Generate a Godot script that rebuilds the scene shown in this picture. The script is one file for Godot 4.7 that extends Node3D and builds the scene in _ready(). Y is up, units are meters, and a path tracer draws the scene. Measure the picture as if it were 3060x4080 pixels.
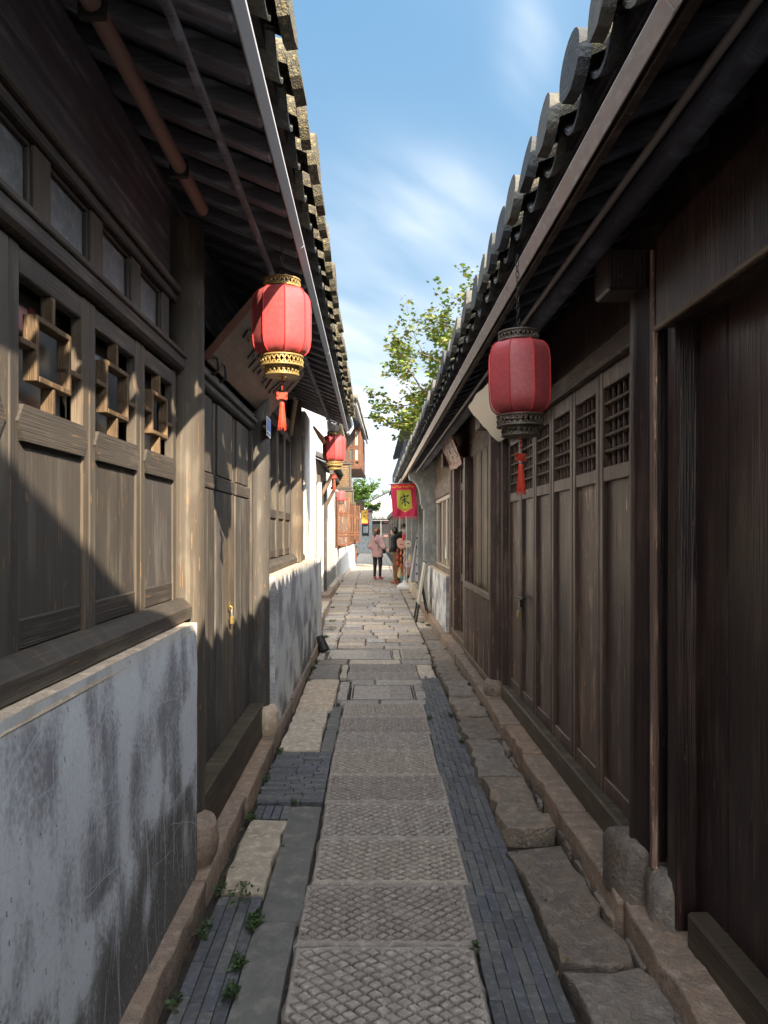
extends Node3D
# A narrow lane between timber shophouses in an old river town. Camera looks along -Z, eye 1.55 m above the paving.

var M := {}
var rng := RandomNumberGenerator.new()
var wob := FastNoiseLite.new()
var box_cache := {}


class Geo:
	var v := PackedVector3Array()
	var n := PackedVector3Array()
	var t := PackedVector2Array()
	var c := PackedColorArray()
	var i := PackedInt32Array()
	var col := Color.WHITE
	var use_c := false

	func vert(p: Vector3, nn: Vector3, uv := Vector2.ZERO) -> int:
		v.append(p)
		n.append(nn)
		t.append(uv)
		c.append(col)
		return v.size() - 1

	func tri_i(a: int, b: int, d: int) -> void:
		i.append(a)
		i.append(b)
		i.append(d)

	# flat polygon (convex), wound so that it faces `out`
	func poly(p: Array, out: Vector3, uv: Array = []) -> void:
		var nn: Vector3 = Vector3.ZERO
		for k in p.size():
			var a: Vector3 = p[k]
			var b: Vector3 = p[(k + 1) % p.size()]
			nn += a.cross(b)
		if nn.length() < 1e-12:
			return
		nn = nn.normalized()
		var flip := nn.dot(out) < 0.0
		if flip:
			nn = -nn
		var s := v.size()
		for k in p.size():
			vert(p[k], nn, uv[k] if uv.size() > k else Vector2.ZERO)
		for k in range(1, p.size() - 1):
			if flip:
				tri_i(s, s + k, s + k + 1)
			else:
				tri_i(s, s + k + 1, s + k)

	func box(xf: Transform3D, sz: Vector3, b := 0.0) -> void:
		var h := sz * 0.5
		b = minf(b, minf(h.x, minf(h.y, h.z)) * 0.6)
		var sg := [-1.0, 1.0]
		for ax in 3:
			var u := (ax + 1) % 3
			var w := (ax + 2) % 3
			for s in sg:
				var pts := []
				for k in [[-1, -1], [1, -1], [1, 1], [-1, 1]]:
					var p := Vector3.ZERO
					p[ax] = s * h[ax]
					p[u] = k[0] * (h[u] - b)
					p[w] = k[1] * (h[w] - b)
					pts.append(xf * p)
				var o := Vector3.ZERO
				o[ax] = s
				poly(pts, xf.basis * o)
		if b <= 0.0:
			return
		for ax in 3:
			var u := (ax + 1) % 3
			var w := (ax + 2) % 3
			for su in sg:
				for sw in sg:
					var pts := []
					for k in [[-1, 0], [1, 0], [1, 1], [-1, 1]]:
						var p := Vector3.ZERO
						p[ax] = k[0] * (h[ax] - b)
						if k[1] == 0:
							p[u] = su * h[u]
							p[w] = sw * (h[w] - b)
						else:
							p[u] = su * (h[u] - b)
							p[w] = sw * h[w]
						pts.append(xf * p)
					var o := Vector3.ZERO
					o[u] = su
					o[w] = sw
					poly(pts, xf.basis * o)
		for sx in sg:
			for sy in sg:
				for sz2 in sg:
					var s3 := Vector3(sx, sy, sz2)
					var a := Vector3(h.x, h.y - b, h.z - b) * s3
					var d := Vector3(h.x - b, h.y, h.z - b) * s3
					var e := Vector3(h.x - b, h.y - b, h.z) * s3
					poly([xf * a, xf * d, xf * e], xf.basis * s3)

	# box given by two end points of its long axis
	func bar(a: Vector3, b: Vector3, w: float, h: float, up := Vector3.UP, bev := 0.0) -> void:
		var d := (b - a)
		var z := d.normalized()
		if absf(z.dot(up)) > 0.98:
			up = Vector3.RIGHT
		var x := up.cross(z).normalized()
		var y := z.cross(x)
		box(Transform3D(Basis(x, y, z), (a + b) * 0.5), Vector3(w, h, d.length()), bev)

	func tube(p: Array, r: Array, sides := 8, caps := true) -> void:
		var up := Vector3(0.31, 0.9, 0.17)
		var rings := []
		for k in p.size():
			var d: Vector3
			if k == 0:
				d = p[1] - p[0]
			elif k == p.size() - 1:
				d = p[k] - p[k - 1]
			else:
				d = p[k + 1] - p[k - 1]
			d = d.normalized()
			if absf(d.dot(up)) > 0.97:
				up = Vector3(0.9, 0.1, 0.4)
			var x := up.cross(d).normalized()
			var y := d.cross(x)
			up = y
			var s := v.size()
			for q in sides:
				var an := TAU * q / sides
				var o := x * cos(an) + y * sin(an)
				var pk: Vector3 = p[k]
				vert(pk + o * float(r[mini(k, r.size() - 1)]), o)
			rings.append(s)
		for k in p.size() - 1:
			for q in sides:
				var a: int = rings[k] + q
				var b: int = rings[k] + (q + 1) % sides
				var a2: int = rings[k + 1] + q
				var b2: int = rings[k + 1] + (q + 1) % sides
				tri_i(a, a2, b)
				tri_i(b, a2, b2)
		if caps:
			for e in 2:
				var k: int = 0 if e == 0 else p.size() - 1
				var pts := []
				for q in sides:
					pts.append(v[rings[k] + q])
				var d2: Vector3 = (p[0] - p[1]) if e == 0 else (p[k] - p[k - 1])
				poly(pts, d2)

	# profile: [[radius, y], ...] turned about the local y axis; flat sides when smooth is false
	func lathe(pr: Array, sides: int, xf: Transform3D, smooth := true, turn := 0.0) -> void:
		if smooth:
			var s := v.size()
			for k in pr.size():
				var a: Array = pr[maxi(k - 1, 0)]
				var b: Array = pr[mini(k + 1, pr.size() - 1)]
				var tn := Vector2(b[0] - a[0], b[1] - a[1]).normalized()
				for q in sides:
					var an := TAU * q / sides + turn
					var nn := Vector3(tn.y * cos(an), -tn.x, tn.y * sin(an))
					vert(xf * Vector3(pr[k][0] * cos(an), pr[k][1], pr[k][0] * sin(an)), (xf.basis * nn).normalized())
			for k in pr.size() - 1:
				for q in sides:
					var a := s + k * sides + q
					var b := s + k * sides + (q + 1) % sides
					tri_i(a, b, a + sides)
					tri_i(b, b + sides, a + sides)
		else:
			for q in sides:
				var a0 := TAU * q / sides + turn
				var a1 := TAU * (q + 1) / sides + turn
				var am := (a0 + a1) * 0.5
				var s := v.size()
				for k in pr.size():
					var a: Array = pr[maxi(k - 1, 0)]
					var b: Array = pr[mini(k + 1, pr.size() - 1)]
					var tn := Vector2(b[0] - a[0], b[1] - a[1]).normalized()
					var nn := (xf.basis * Vector3(tn.y * cos(am), -tn.x, tn.y * sin(am))).normalized()
					var l0 := xf * Vector3(pr[k][0] * cos(a0), pr[k][1], pr[k][0] * sin(a0))
					var l1 := xf * Vector3(pr[k][0] * cos(a1), pr[k][1], pr[k][0] * sin(a1))
					# panel slightly cushioned in the middle
					var md := (l0 + l1) * 0.5 + xf.basis * Vector3(cos(am), 0, sin(am)) * float(pr[k][0]) * 0.02
					var side0 := (xf.basis * Vector3(cos(a0), 0, sin(a0))).normalized()
					var side1 := (xf.basis * Vector3(cos(a1), 0, sin(a1))).normalized()
					vert(l0, (nn * 3.0 + side0).normalized())
					vert(md, nn)
					vert(l1, (nn * 3.0 + side1).normalized())
				for k in pr.size() - 1:
					for e in 2:
						var a := s + k * 3 + e
						tri_i(a, a + 1, a + 3)
						tri_i(a + 1, a + 4, a + 3)

	func ball(at: Vector3, rad: Vector3, sides := 10, rings := 6) -> void:
		var pr := []
		for k in rings + 1:
			var a := -PI / 2 + PI * k / rings
			pr.append([maxf(cos(a), 0.001), sin(a)])
		lathe(pr, sides, Transform3D(Basis.from_scale(rad), at))

	# outline in (x, y) pushed along the two axes given by xf, with thickness d along xf z
	func plate(o: Array, xf: Transform3D, d: float, two_sided := true) -> void:
		var pv := PackedVector2Array(o)
		var idx := Geometry2D.triangulate_polygon(pv)
		for sgn in ([1.0, -1.0] if two_sided else [1.0]):
			var s := v.size()
			var nn: Vector3 = (xf.basis.z * sgn).normalized()
			for p in pv:
				vert(xf * Vector3(p.x, p.y, d * 0.5 * sgn), nn, p)
			for k in range(0, idx.size(), 3):
				var a := v[s + idx[k]]
				var b := v[s + idx[k + 1]]
				var e := v[s + idx[k + 2]]
				if (b - a).cross(e - a).dot(nn) < 0.0:
					tri_i(s + idx[k], s + idx[k + 1], s + idx[k + 2])
				else:
					tri_i(s + idx[k], s + idx[k + 2], s + idx[k + 1])
		var ctr := Vector2.ZERO
		for p in pv:
			ctr += p / pv.size()
		for k in pv.size():
			var a2 := pv[k]
			var b2 := pv[(k + 1) % pv.size()]
			var e2 := b2 - a2
			var no := Vector3(e2.y, -e2.x, 0)
			if Geometry2D.is_point_in_polygon((a2 + b2) * 0.5 + Vector2(no.x, no.y).normalized() * 0.0005, pv):
				no = -no
			poly([xf * Vector3(a2.x, a2.y, d * 0.5), xf * Vector3(b2.x, b2.y, d * 0.5), xf * Vector3(b2.x, b2.y, -d * 0.5), xf * Vector3(a2.x, a2.y, -d * 0.5)], xf.basis * no)

	func mesh() -> ArrayMesh:
		var a := []
		a.resize(Mesh.ARRAY_MAX)
		a[Mesh.ARRAY_VERTEX] = v
		a[Mesh.ARRAY_NORMAL] = n
		a[Mesh.ARRAY_TEX_UV] = t
		if use_c:
			a[Mesh.ARRAY_COLOR] = c
		a[Mesh.ARRAY_INDEX] = i
		var m := ArrayMesh.new()
		m.add_surface_from_arrays(Mesh.PRIMITIVE_TRIANGLES, a)
		return m


# ---------------------------------------------------------------- objects
func tag(o: Node, label: String, category := "", group := "", kind := "") -> Node:
	if label:
		o.set_meta("label", label)
	if category:
		o.set_meta("category", category)
	if group:
		o.set_meta("group", group)
	if kind:
		o.set_meta("kind", kind)
	return o


func thing(called: String, label: String, category: String, at := Vector3.ZERO, turn := 0.0, group := "") -> Node3D:
	var o := Node3D.new()
	o.name = called
	add_child(o, true)
	o.position = at
	o.rotation.y = turn
	tag(o, label, category, group)
	return o


# a mesh as a child of `parent`, its place given in the parent's own frame
func put(called: String, mesh: Mesh, mat: Material, parent: Node, at := Vector3.ZERO, basis := Basis()) -> MeshInstance3D:
	var o := MeshInstance3D.new()
	o.name = called
	o.mesh = mesh
	o.material_override = mat
	parent.add_child(o, true)
	o.transform = Transform3D(basis, at)
	return o


func where(parent: Node) -> Transform3D:
	var x := Transform3D()
	while parent is Node3D and parent != self:
		x = parent.transform * x
		parent = parent.get_parent()
	return x


func box_mesh(s: Vector3, b := 0.004) -> ArrayMesh:
	var key := "%.3f %.3f %.3f %.3f" % [s.x, s.y, s.z, b]
	if not box_cache.has(key):
		var g := Geo.new()
		g.box(Transform3D(), s, b)
		box_cache[key] = g.mesh()
	return box_cache[key]


# a chamfered box by its extents in the world
func bx(called: String, parent: Node, mat: Material, x0: float, x1: float, y0: float, y1: float, z0: float, z1: float, b := 0.004) -> MeshInstance3D:
	var c := Vector3((x0 + x1) * 0.5, (y0 + y1) * 0.5, (z0 + z1) * 0.5)
	var o := put(called, box_mesh(Vector3(absf(x1 - x0), absf(y1 - y0), absf(z1 - z0)), b), mat, parent)
	o.transform = where(parent).affine_inverse() * Transform3D(Basis(), c)
	return o


# any mesh built in world coordinates; the node sits at `at`
func world_part(called: String, parent: Node, g: Geo, mat: Material, at := Vector3.ZERO) -> MeshInstance3D:
	if at != Vector3.ZERO:
		for k in g.v.size():
			g.v[k] -= at
	var o := put(called, g.mesh(), mat, parent)
	o.transform = where(parent).affine_inverse() * Transform3D(Basis(), at)
	return o


func pick(a: Array) -> Variant:
	return a[rng.randi() % a.size()]


# ---------------------------------------------------------------- textures
func nz(w: int, h: int, freq: float, sd: int, oct := 3, type := FastNoiseLite.TYPE_SIMPLEX_SMOOTH) -> PackedByteArray:
	return field(w, h, w, h, freq, sd, oct, type)


# noise made at w0 x h0 and stretched to w x h, so that it runs in streaks
func field(w: int, h: int, w0: int, h0: int, freq: float, sd: int, oct := 3, type := FastNoiseLite.TYPE_SIMPLEX_SMOOTH) -> PackedByteArray:
	var f := FastNoiseLite.new()
	f.noise_type = type
	f.frequency = freq
	f.seed = sd
	f.fractal_octaves = oct
	if type == FastNoiseLite.TYPE_CELLULAR:
		f.cellular_return_type = FastNoiseLite.RETURN_CELL_VALUE
	var im := f.get_seamless_image(w0, h0)
	if w0 != w or h0 != h:
		im.resize(w, h, Image.INTERPOLATE_CUBIC)
	im.convert(Image.FORMAT_L8)
	return im.get_data()


func rgb_image(w: int, h: int, d: PackedByteArray) -> Image:
	return Image.create_from_data(w, h, false, Image.FORMAT_RGB8, d)


func grey_tex(w: int, h: int, d: PackedByteArray) -> ImageTexture:
	return ImageTexture.create_from_image(Image.create_from_data(w, h, false, Image.FORMAT_L8, d))


# four colours (sRGB 0..255) laid by noise: a -> b by streak, light flecks, worn flecks
func wood_images(sd: int, dark: Vector3, mid: Vector3, light: Vector3, worn: Vector3, wear: float) -> Array:
	var w := 512
	var h := 1024
	var s1 := field(w, h, 512, 14, 0.22, sd, 3)
	var s2 := field(w, h, 160, 6, 0.09, sd + 1, 3)
	var s3 := field(w, h, 512, 30, 0.12, sd + 2, 2)
	var b1 := field(w, h, 128, 128, 0.03, sd + 3, 4)
	var kn := field(w, h, 256, 256, 0.06, sd + 4, 3)
	var out := PackedByteArray()
	out.resize(w * h * 3)
	var hh := PackedByteArray()
	hh.resize(w * h)
	for k in w * h:
		var a := s1[k] / 255.0
		var m := s2[k] / 255.0
		var bl := b1[k] / 255.0
		var mixv := clampf(a * 0.55 + m * 0.35 + bl * 0.35 - 0.15, 0.0, 1.0)
		var c := dark.lerp(mid, mixv)
		var li := clampf((m * 0.5 + bl * 0.75 - 0.72) * 3.0, 0.0, 0.75)
		c = c.lerp(light, li * (0.55 + 0.45 * a))
		var wr := clampf((s3[k] / 255.0 - (0.86 - wear * 0.25)) * 9.0, 0.0, 1.0) * clampf((kn[k] / 255.0 - 0.5) * 5.0, 0.0, 1.0)
		c = c.lerp(worn, wr)
		if kn[k] > 226:
			c = c.lerp(worn, clampf((kn[k] - 226) / 20.0, 0.0, 0.8))
		out[k * 3] = int(clampf(c.x, 0, 255))
		out[k * 3 + 1] = int(clampf(c.y, 0, 255))
		out[k * 3 + 2] = int(clampf(c.z, 0, 255))
		hh[k] = int(clampf((a * 0.6 + s3[k] / 255.0 * 0.4) * 255.0 - wr * 50.0, 0, 255))
	return [rgb_image(w, h, out), Image.create_from_data(w, h, false, Image.FORMAT_L8, hh)]


func stone_images(sd: int, dark: Vector3, mid: Vector3, light: Vector3, grain: float, pit := 0.3, warm := Vector3.ZERO) -> Array:
	var w := 512
	var b := nz(w, w, 0.008, sd, 4)
	var m := nz(w, w, 0.045, sd + 1, 3)
	var f := nz(w, w, 0.16, sd + 2, 3)
	var q := nz(w, w, 0.016, sd + 3, 5)
	var out := PackedByteArray()
	out.resize(w * w * 3)
	var hh := PackedByteArray()
	hh.resize(w * w)
	for k in w * w:
		var bb := b[k] / 255.0
		var mm := m[k] / 255.0
		var ff := f[k] / 255.0
		var c := dark.lerp(mid, clampf(bb * 0.9 + mm * 0.4 - 0.15, 0, 1))
		c = c.lerp(light, clampf((q[k] / 255.0 - 0.5) * 2.2, 0, 0.8))
		c += Vector3.ONE * (ff - 0.5) * grain
		if warm != Vector3.ZERO:
			c = c.lerp(warm, clampf((bb - 0.55) * 2.5, 0, 0.6))
		if ff < 0.22:
			c = c.lerp(dark * 0.7, pit)
		out[k * 3] = int(clampf(c.x, 0, 255))
		out[k * 3 + 1] = int(clampf(c.y, 0, 255))
		out[k * 3 + 2] = int(clampf(c.z, 0, 255))
		hh[k] = int(clampf((mm * 0.6 + ff * 0.25 + q[k] / 255.0 * 0.3) * 235.0, 0, 255))
	return [rgb_image(w, w, out), Image.create_from_data(w, w, false, Image.FORMAT_L8, hh)]


# a material laid in space by its world position
func laid(im: Array, scale: Vector3, rough: float, bump: float, tint := Color.WHITE, offset := Vector3.ZERO) -> StandardMaterial3D:
	var m := StandardMaterial3D.new()
	m.albedo_texture = im[0]
	m.albedo_color = tint
	m.roughness = rough
	m.uv1_triplanar = true
	m.uv1_world_triplanar = true
	m.uv1_triplanar_sharpness = 8.0
	m.uv1_scale = scale
	m.uv1_offset = offset
	if bump > 0.0:
		m.heightmap_enabled = true
		m.heightmap_texture = im[1]
		m.heightmap_scale = bump
	return m


func plain(c: Color, rough := 0.7, metal := 0.0) -> StandardMaterial3D:
	var m := StandardMaterial3D.new()
	m.albedo_color = c.linear_to_srgb()
	m.roughness = rough
	m.metallic = metal
	return m


func texed(im: Array) -> Array:
	return [ImageTexture.create_from_image(im[0]), ImageTexture.create_from_image(im[1])]


func turned(im: Array) -> Array:
	var a: Image = im[0].duplicate()
	var b: Image = im[1].duplicate()
	a.rotate_90(CLOCKWISE)
	b.rotate_90(CLOCKWISE)
	return [a, b]


# several tones of one material, so that neighbours differ
func family(im: Array, scale: Vector3, rough: float, bump: float, tones: Array) -> Array:
	var out := []
	var k := 0
	for t in tones:
		k += 1
		out.append(laid(im, scale, rough, bump, t if t is Color else Color(t, t, t), Vector3(0.37 * k, 0.61 * k, 0.23 * k)))
	return out


func dado_texture(sd: int, clean: Vector3, damp_h: float, scratches: int) -> Array:
	var w := 1024
	var h := 512
	var st := field(w, h, 256, 28, 0.05, sd, 4)
	var bl := field(w, h, 512, 200, 0.009, sd + 1, 6)
	var fi := nz(w, h, 0.09, sd + 2, 3)
	var dp := field(w, h, 256, 64, 0.025, sd + 3, 4)
	var out := PackedByteArray()
	out.resize(w * h * 3)
	var hh := PackedByteArray()
	hh.resize(w * h)
	for y in h:
		var up := 1.0 - float(y) / h
		for x in w:
			var k := y * w + x
			var b := bl[k] / 255.0
			var s := st[k] / 255.0
			var f := fi[k] / 255.0
			var c := clean.lerp(Vector3(140, 138, 144), clampf((s * 0.32 + b * 0.85 + f * 0.35 - 0.66) * 2.6, 0, 0.92))
			var da := clampf((damp_h + (dp[k] / 255.0 - 0.5) * 0.5 + (b - 0.5) * 0.25 + (float(x) / w - 0.55) * 0.3 + (f - 0.5) * 0.14 - up) * 5.0, 0, 1)
			c = c.lerp(Vector3(92, 87, 80).lerp(Vector3(120, 118, 117), f * 0.7), da * 0.92)
			if f > 0.80 and b < 0.58:
				c = c.lerp(Vector3(232, 232, 232), clampf((f - 0.80) * 7.0, 0, 0.8))
			if f < 0.15:
				c = c.lerp(Vector3(62, 60, 64), clampf((0.15 - f) * 8.0, 0, 0.7))
			if up > 0.95:
				c = c.lerp(Vector3(214, 210, 202), clampf((up - 0.95) * 22.0, 0, 0.85) * (0.35 + 0.65 * f))
			c += Vector3.ONE * (f - 0.5) * 18.0
			out[k * 3] = int(clampf(c.x, 0, 255))
			out[k * 3 + 1] = int(clampf(c.y, 0, 255))
			out[k * 3 + 2] = int(clampf(c.z, 0, 255))
			hh[k] = int(clampf(f * 150.0 + b * 90.0, 0, 255))
	var im := rgb_image(w, h, out)
	var r := RandomNumberGenerator.new()
	r.seed = sd
	# flaked specks and short dashes of old limewash
	for k in scratches * 7:
		var p := Vector2(r.randf() * w, r.randf() * h)
		var dn := r.randi() % 7
		var tone := Color(0.86, 0.87, 0.88) if k % 4 != 0 else Color(0.26, 0.25, 0.25)
		for q in dn + 1:
			for e in 1 + r.randi() % 3:
				var px := posmod(int(p.x) + e + int(q * 0.3), w)
				var py := clampi(int(p.y) + q, 0, h - 1)
				im.set_pixel(px, py, im.get_pixel(px, py).lerp(tone, r.randf_range(0.3, 0.8)))
	for k in scratches:
		var p := Vector2(r.randf() * w, r.randf_range(0.05, 0.75) * h)
		var steep := k % 3 != 0
		var len := r.randf_range(60, 330) if steep else r.randf_range(80, 420)
		var dir := Vector2(r.randf_range(-0.06, 0.06), 1.0) if steep else Vector2(1.0, r.randf_range(-0.75, 0.25)).normalized()
		var whit := r.randf_range(0.35, 1.0)
		for q in int(len):
			p += dir
			dir = (dir + Vector2(r.randf_range(-0.03, 0.03), r.randf_range(-0.03, 0.03))).normalized()
			var px := posmod(int(p.x), w)
			var py := clampi(int(p.y), 0, h - 1)
			im.set_pixel(px, py, im.get_pixel(px, py).lerp(Color(0.82, 0.84, 0.86), whit * r.randf_range(0.5, 1.0)))
			if k % 4 != 1:
				for e in (2 if k % 5 == 0 else 1):
					px = posmod(px + 1, w)
					im.set_pixel(px, py, im.get_pixel(px, py).lerp(Color(0.84, 0.86, 0.88), whit * 0.8))
	return [im, Image.create_from_data(w, h, false, Image.FORMAT_L8, hh)]


func banner_image() -> Image:
	var w := 256
	var h := 320
	var im := Image.create(w, h, false, Image.FORMAT_RGB8)
	var red := Color8(196, 42, 78)
	im.fill(red)
	im.fill_rect(Rect2i(0, 0, w, 46), Color8(214, 44, 62))
	var shield := PackedVector2Array([Vector2(62, 60), Vector2(198, 60), Vector2(206, 236), Vector2(134, 276), Vector2(58, 236)])
	for y in range(50, 285):
		for x in range(50, 215):
			var p := Vector2(x, y)
			if Geometry2D.is_point_in_polygon(p, shield):
				im.set_pixel(x, y, Color8(178, 178, 62))
			elif Geometry2D.is_point_in_polygon(p + Vector2(3, -2), shield) or Geometry2D.is_point_in_polygon(p + Vector2(-3, -3), shield):
				im.set_pixel(x, y, Color8(228, 196, 92))
	# scrolls along the top and a flower at the point
	for k in 2:
		for q in 120:
			var a := q / 120.0
			var x := 14 + a * 92 + k * 128
			var y := 24 + sin(a * TAU * 1.5) * 9.0
			dab(im, Vector2(x, y), 2.6, Color8(232, 190, 60))
			dab(im, Vector2(x, 30 - sin(a * TAU * 2.0) * 6.0), 1.4, Color8(232, 190, 60))
	dab(im, Vector2(128, 26), 6, Color8(232, 190, 60))
	for q in 9:
		var an := PI + PI * q / 8.0
		for r in 14:
			dab(im, Vector2(134, 262) + Vector2(cos(an), sin(an)) * r * 1.6, 1.3, Color8(196, 70, 40))
	for q in 26:
		dab(im, Vector2(72 + q * 4.8, 68 + (q % 3) * 2), 2.0, Color8(196, 110, 50))
		dab(im, Vector2(70 + q * 2.2, 238 + q * 0.9), 1.6, Color8(196, 90, 50))
		dab(im, Vector2(198 - q * 2.2, 238 + q * 0.9), 1.6, Color8(196, 90, 50))
	for q in 11:
		dab(im, Vector2(20 + (q % 2) * 5, 70 + q * 20), 2.4, Color8(226, 120, 60))
		dab(im, Vector2(236 - (q % 2) * 5, 70 + q * 20), 3.4, Color8(84, 26, 40))
	# the family character in brush strokes
	var ink := Color8(52, 44, 58)
	brush(im, [Vector2(122, 104), Vector2(132, 114), Vector2(136, 126)], 4, 7, ink)
	brush(im, [Vector2(104, 130), Vector2(98, 142), Vector2(94, 156)], 6, 4, ink)
	brush(im, [Vector2(102, 134), Vector2(134, 126), Vector2(172, 116)], 4, 6, ink)
	brush(im, [Vector2(174, 116), Vector2(170, 126), Vector2(162, 132)], 7, 3, ink)
	brush(im, [Vector2(112, 160), Vector2(134, 152), Vector2(158, 146)], 4, 5, ink)
	brush(im, [Vector2(138, 130), Vector2(136, 160), Vector2(138, 200), Vector2(142, 214)], 5, 7, ink)
	brush(im, [Vector2(134, 158), Vector2(122, 180), Vector2(102, 198)], 6, 3, ink)
	brush(im, [Vector2(140, 160), Vector2(156, 178), Vector2(178, 192)], 4, 8, ink)
	return im


func dab(im: Image, p: Vector2, r: float, c: Color) -> void:
	for y in range(int(p.y - r), int(p.y + r) + 1):
		for x in range(int(p.x - r), int(p.x + r) + 1):
			if x >= 0 and y >= 0 and x < im.get_width() and y < im.get_height() and Vector2(x + 0.5, y + 0.5).distance_to(p) <= r:
				im.set_pixel(x, y, c)


func brush(im: Image, pts: Array, r0: float, r1: float, c: Color) -> void:
	for k in pts.size() - 1:
		var a: Vector2 = pts[k]
		var b: Vector2 = pts[k + 1]
		var steps := int(a.distance_to(b)) + 1
		for q in steps + 1:
			var f := (k + float(q) / steps) / (pts.size() - 1)
			dab(im, a.lerp(b, float(q) / steps), lerpf(r0, r1, f), c)


# ---------------------------------------------------------------- light and air
func sky_image(sun: Vector3) -> Image:
	var w := 2048
	var h := 1024
	var big := FastNoiseLite.new()
	big.seed = 11
	big.frequency = 0.9
	big.fractal_octaves = 5
	var thin := FastNoiseLite.new()
	thin.seed = 5
	thin.frequency = 2.6
	thin.fractal_octaves = 4
	var d := PackedFloat32Array()
	d.resize(w * h * 3)
	var az := PackedVector2Array()
	for x in w:
		var a := (float(x) + 0.5) / w * TAU
		az.append(Vector2(sin(a), -cos(a)))
	for y in h:
		var el := PI * (0.5 - (y + 0.5) / h)
		var s := sin(el)
		var c := cos(el)
		var base: Vector3
		if s >= 0.0:
			var t := clampf(s, 0, 1)
			base = Vector3(0.058, 0.178, 0.335).lerp(Vector3(0.52, 0.62, 0.67), exp(-t * 3.7))
		else:
			base = Vector3(0.60, 0.71, 0.77).lerp(Vector3(0.20, 0.19, 0.17), clampf(-s * 9.0, 0, 1))
		for x in w:
			var e := Vector3(az[x].x * c, s, az[x].y * c)
			var cg := e.dot(sun)
			var v := base
			var k := (y * w + x) * 3
			if s > -0.05:
				var gm := acos(clampf(cg, -1, 1))
				# the clear sky brightens towards the sun
				v = base * (0.95 + 1.3 * exp(-1.5 * gm)) + Vector3(1.0, 0.93, 0.82) * 2.2 * exp(-3.6 * gm)
				if s > 0.02:
					# thin cirrus on a high flat layer, drawn out along one direction
					var q := Vector2(e.x, e.z) / (s + 0.12)
					var u := Vector2(q.x * 0.8 + q.y * 0.6, -q.x * 0.6 + q.y * 0.8)
					var nb := big.get_noise_2d(u.x * 0.9 + 7.3, u.y * 0.4 + 2.1)
					var nt := thin.get_noise_2d(u.x * 1.5, u.y * 0.5)
					var az2 := atan2(e.x, -e.z)
					# one broad soft wisp ahead over the lane, a fainter plume to its right, pale streaks low down
					var c1 := exp(-pow((az2 - 0.055) / 0.10, 2.0) - pow((el - 0.41) / 0.055, 2.0)) * (0.42 + 0.42 * nt + 0.4 * nb)
					var c2 := exp(-pow((az2 - 0.20) / 0.035, 2.0) - pow((el - 0.575) / 0.07, 2.0)) * (0.10 + 0.4 * nt)
					var c3 := exp(-pow((el - 0.20) / 0.13, 2.0)) * (0.42 + 0.5 * nt + 0.5 * nb)
					var am := clampf(maxf(0.0, c1) + maxf(0.0, c2) + maxf(0.0, c3) + clampf((nb * 0.8 + nt * 0.5 - 0.15) * 0.8, 0, 0.4), 0, 0.85)
					# added cirrus-like brightness over the sunward sky, out of view, filling the lane's shade
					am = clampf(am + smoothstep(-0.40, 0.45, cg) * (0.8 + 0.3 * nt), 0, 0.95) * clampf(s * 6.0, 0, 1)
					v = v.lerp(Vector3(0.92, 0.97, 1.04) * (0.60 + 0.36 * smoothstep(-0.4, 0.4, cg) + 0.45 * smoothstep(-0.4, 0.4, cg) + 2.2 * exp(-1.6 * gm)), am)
			d[k] = v.x
			d[k + 1] = v.y
			d[k + 2] = v.z
	return Image.create_from_data(w, h, false, Image.FORMAT_RGBF, d.to_byte_array())


func _ready() -> void:
	rng.seed = 71
	wob.seed = 9
	wob.frequency = 1.0
	# camera: level, the lens shifted so that the lane's vanishing point sits low and left of centre
	var cam := Camera3D.new()
	cam.name = "camera"
	cam.projection = Camera3D.PROJECTION_FRUSTUM
	cam.near = 0.05
	cam.far = 600.0
	cam.size = 2212.0 / 1640.0 * 0.05
	cam.frustum_offset = Vector2(24.5, 44.0) / 1640.0 * 0.05
	add_child(cam)
	cam.position = Vector3(0, 1.55, 0)
	cam.current = true
	# afternoon sun behind the right shoulder
	var run := Vector3(-1.0, -1.36, -2.1).normalized()
	var we := WorldEnvironment.new()
	we.name = "world"
	var env := Environment.new()
	env.background_mode = Environment.BG_SKY
	var sm := PanoramaSkyMaterial.new()
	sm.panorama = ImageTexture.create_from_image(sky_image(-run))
	var sky := Sky.new()
	sky.sky_material = sm
	env.sky = sky
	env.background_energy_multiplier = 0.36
	env.tonemap_mode = Environment.TONE_MAPPER_LINEAR
	env.tonemap_exposure = 5.8
	env.sdfgi_enabled = true
	env.ssao_enabled = true
	env.ssil_enabled = true
	we.environment = env
	add_child(we)
	var sun := DirectionalLight3D.new()
	sun.name = "sun"
	sun.light_energy = 0.71
	sun.light_color = Color(1.0, 0.93, 0.82)
	sun.light_angular_distance = 0.5
	sun.shadow_enabled = true
	add_child(sun)
	sun.look_at_from_position(Vector3.ZERO, run, Vector3.UP)

	materials()
	ground()
	left_house()
	right_house()
	behind_camera()
	far_left()
	far_right()
	lane_end()
	trees()
	lantern_set()
	boards_and_locks()
	stall_things()
	people()
	weeds()


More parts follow.
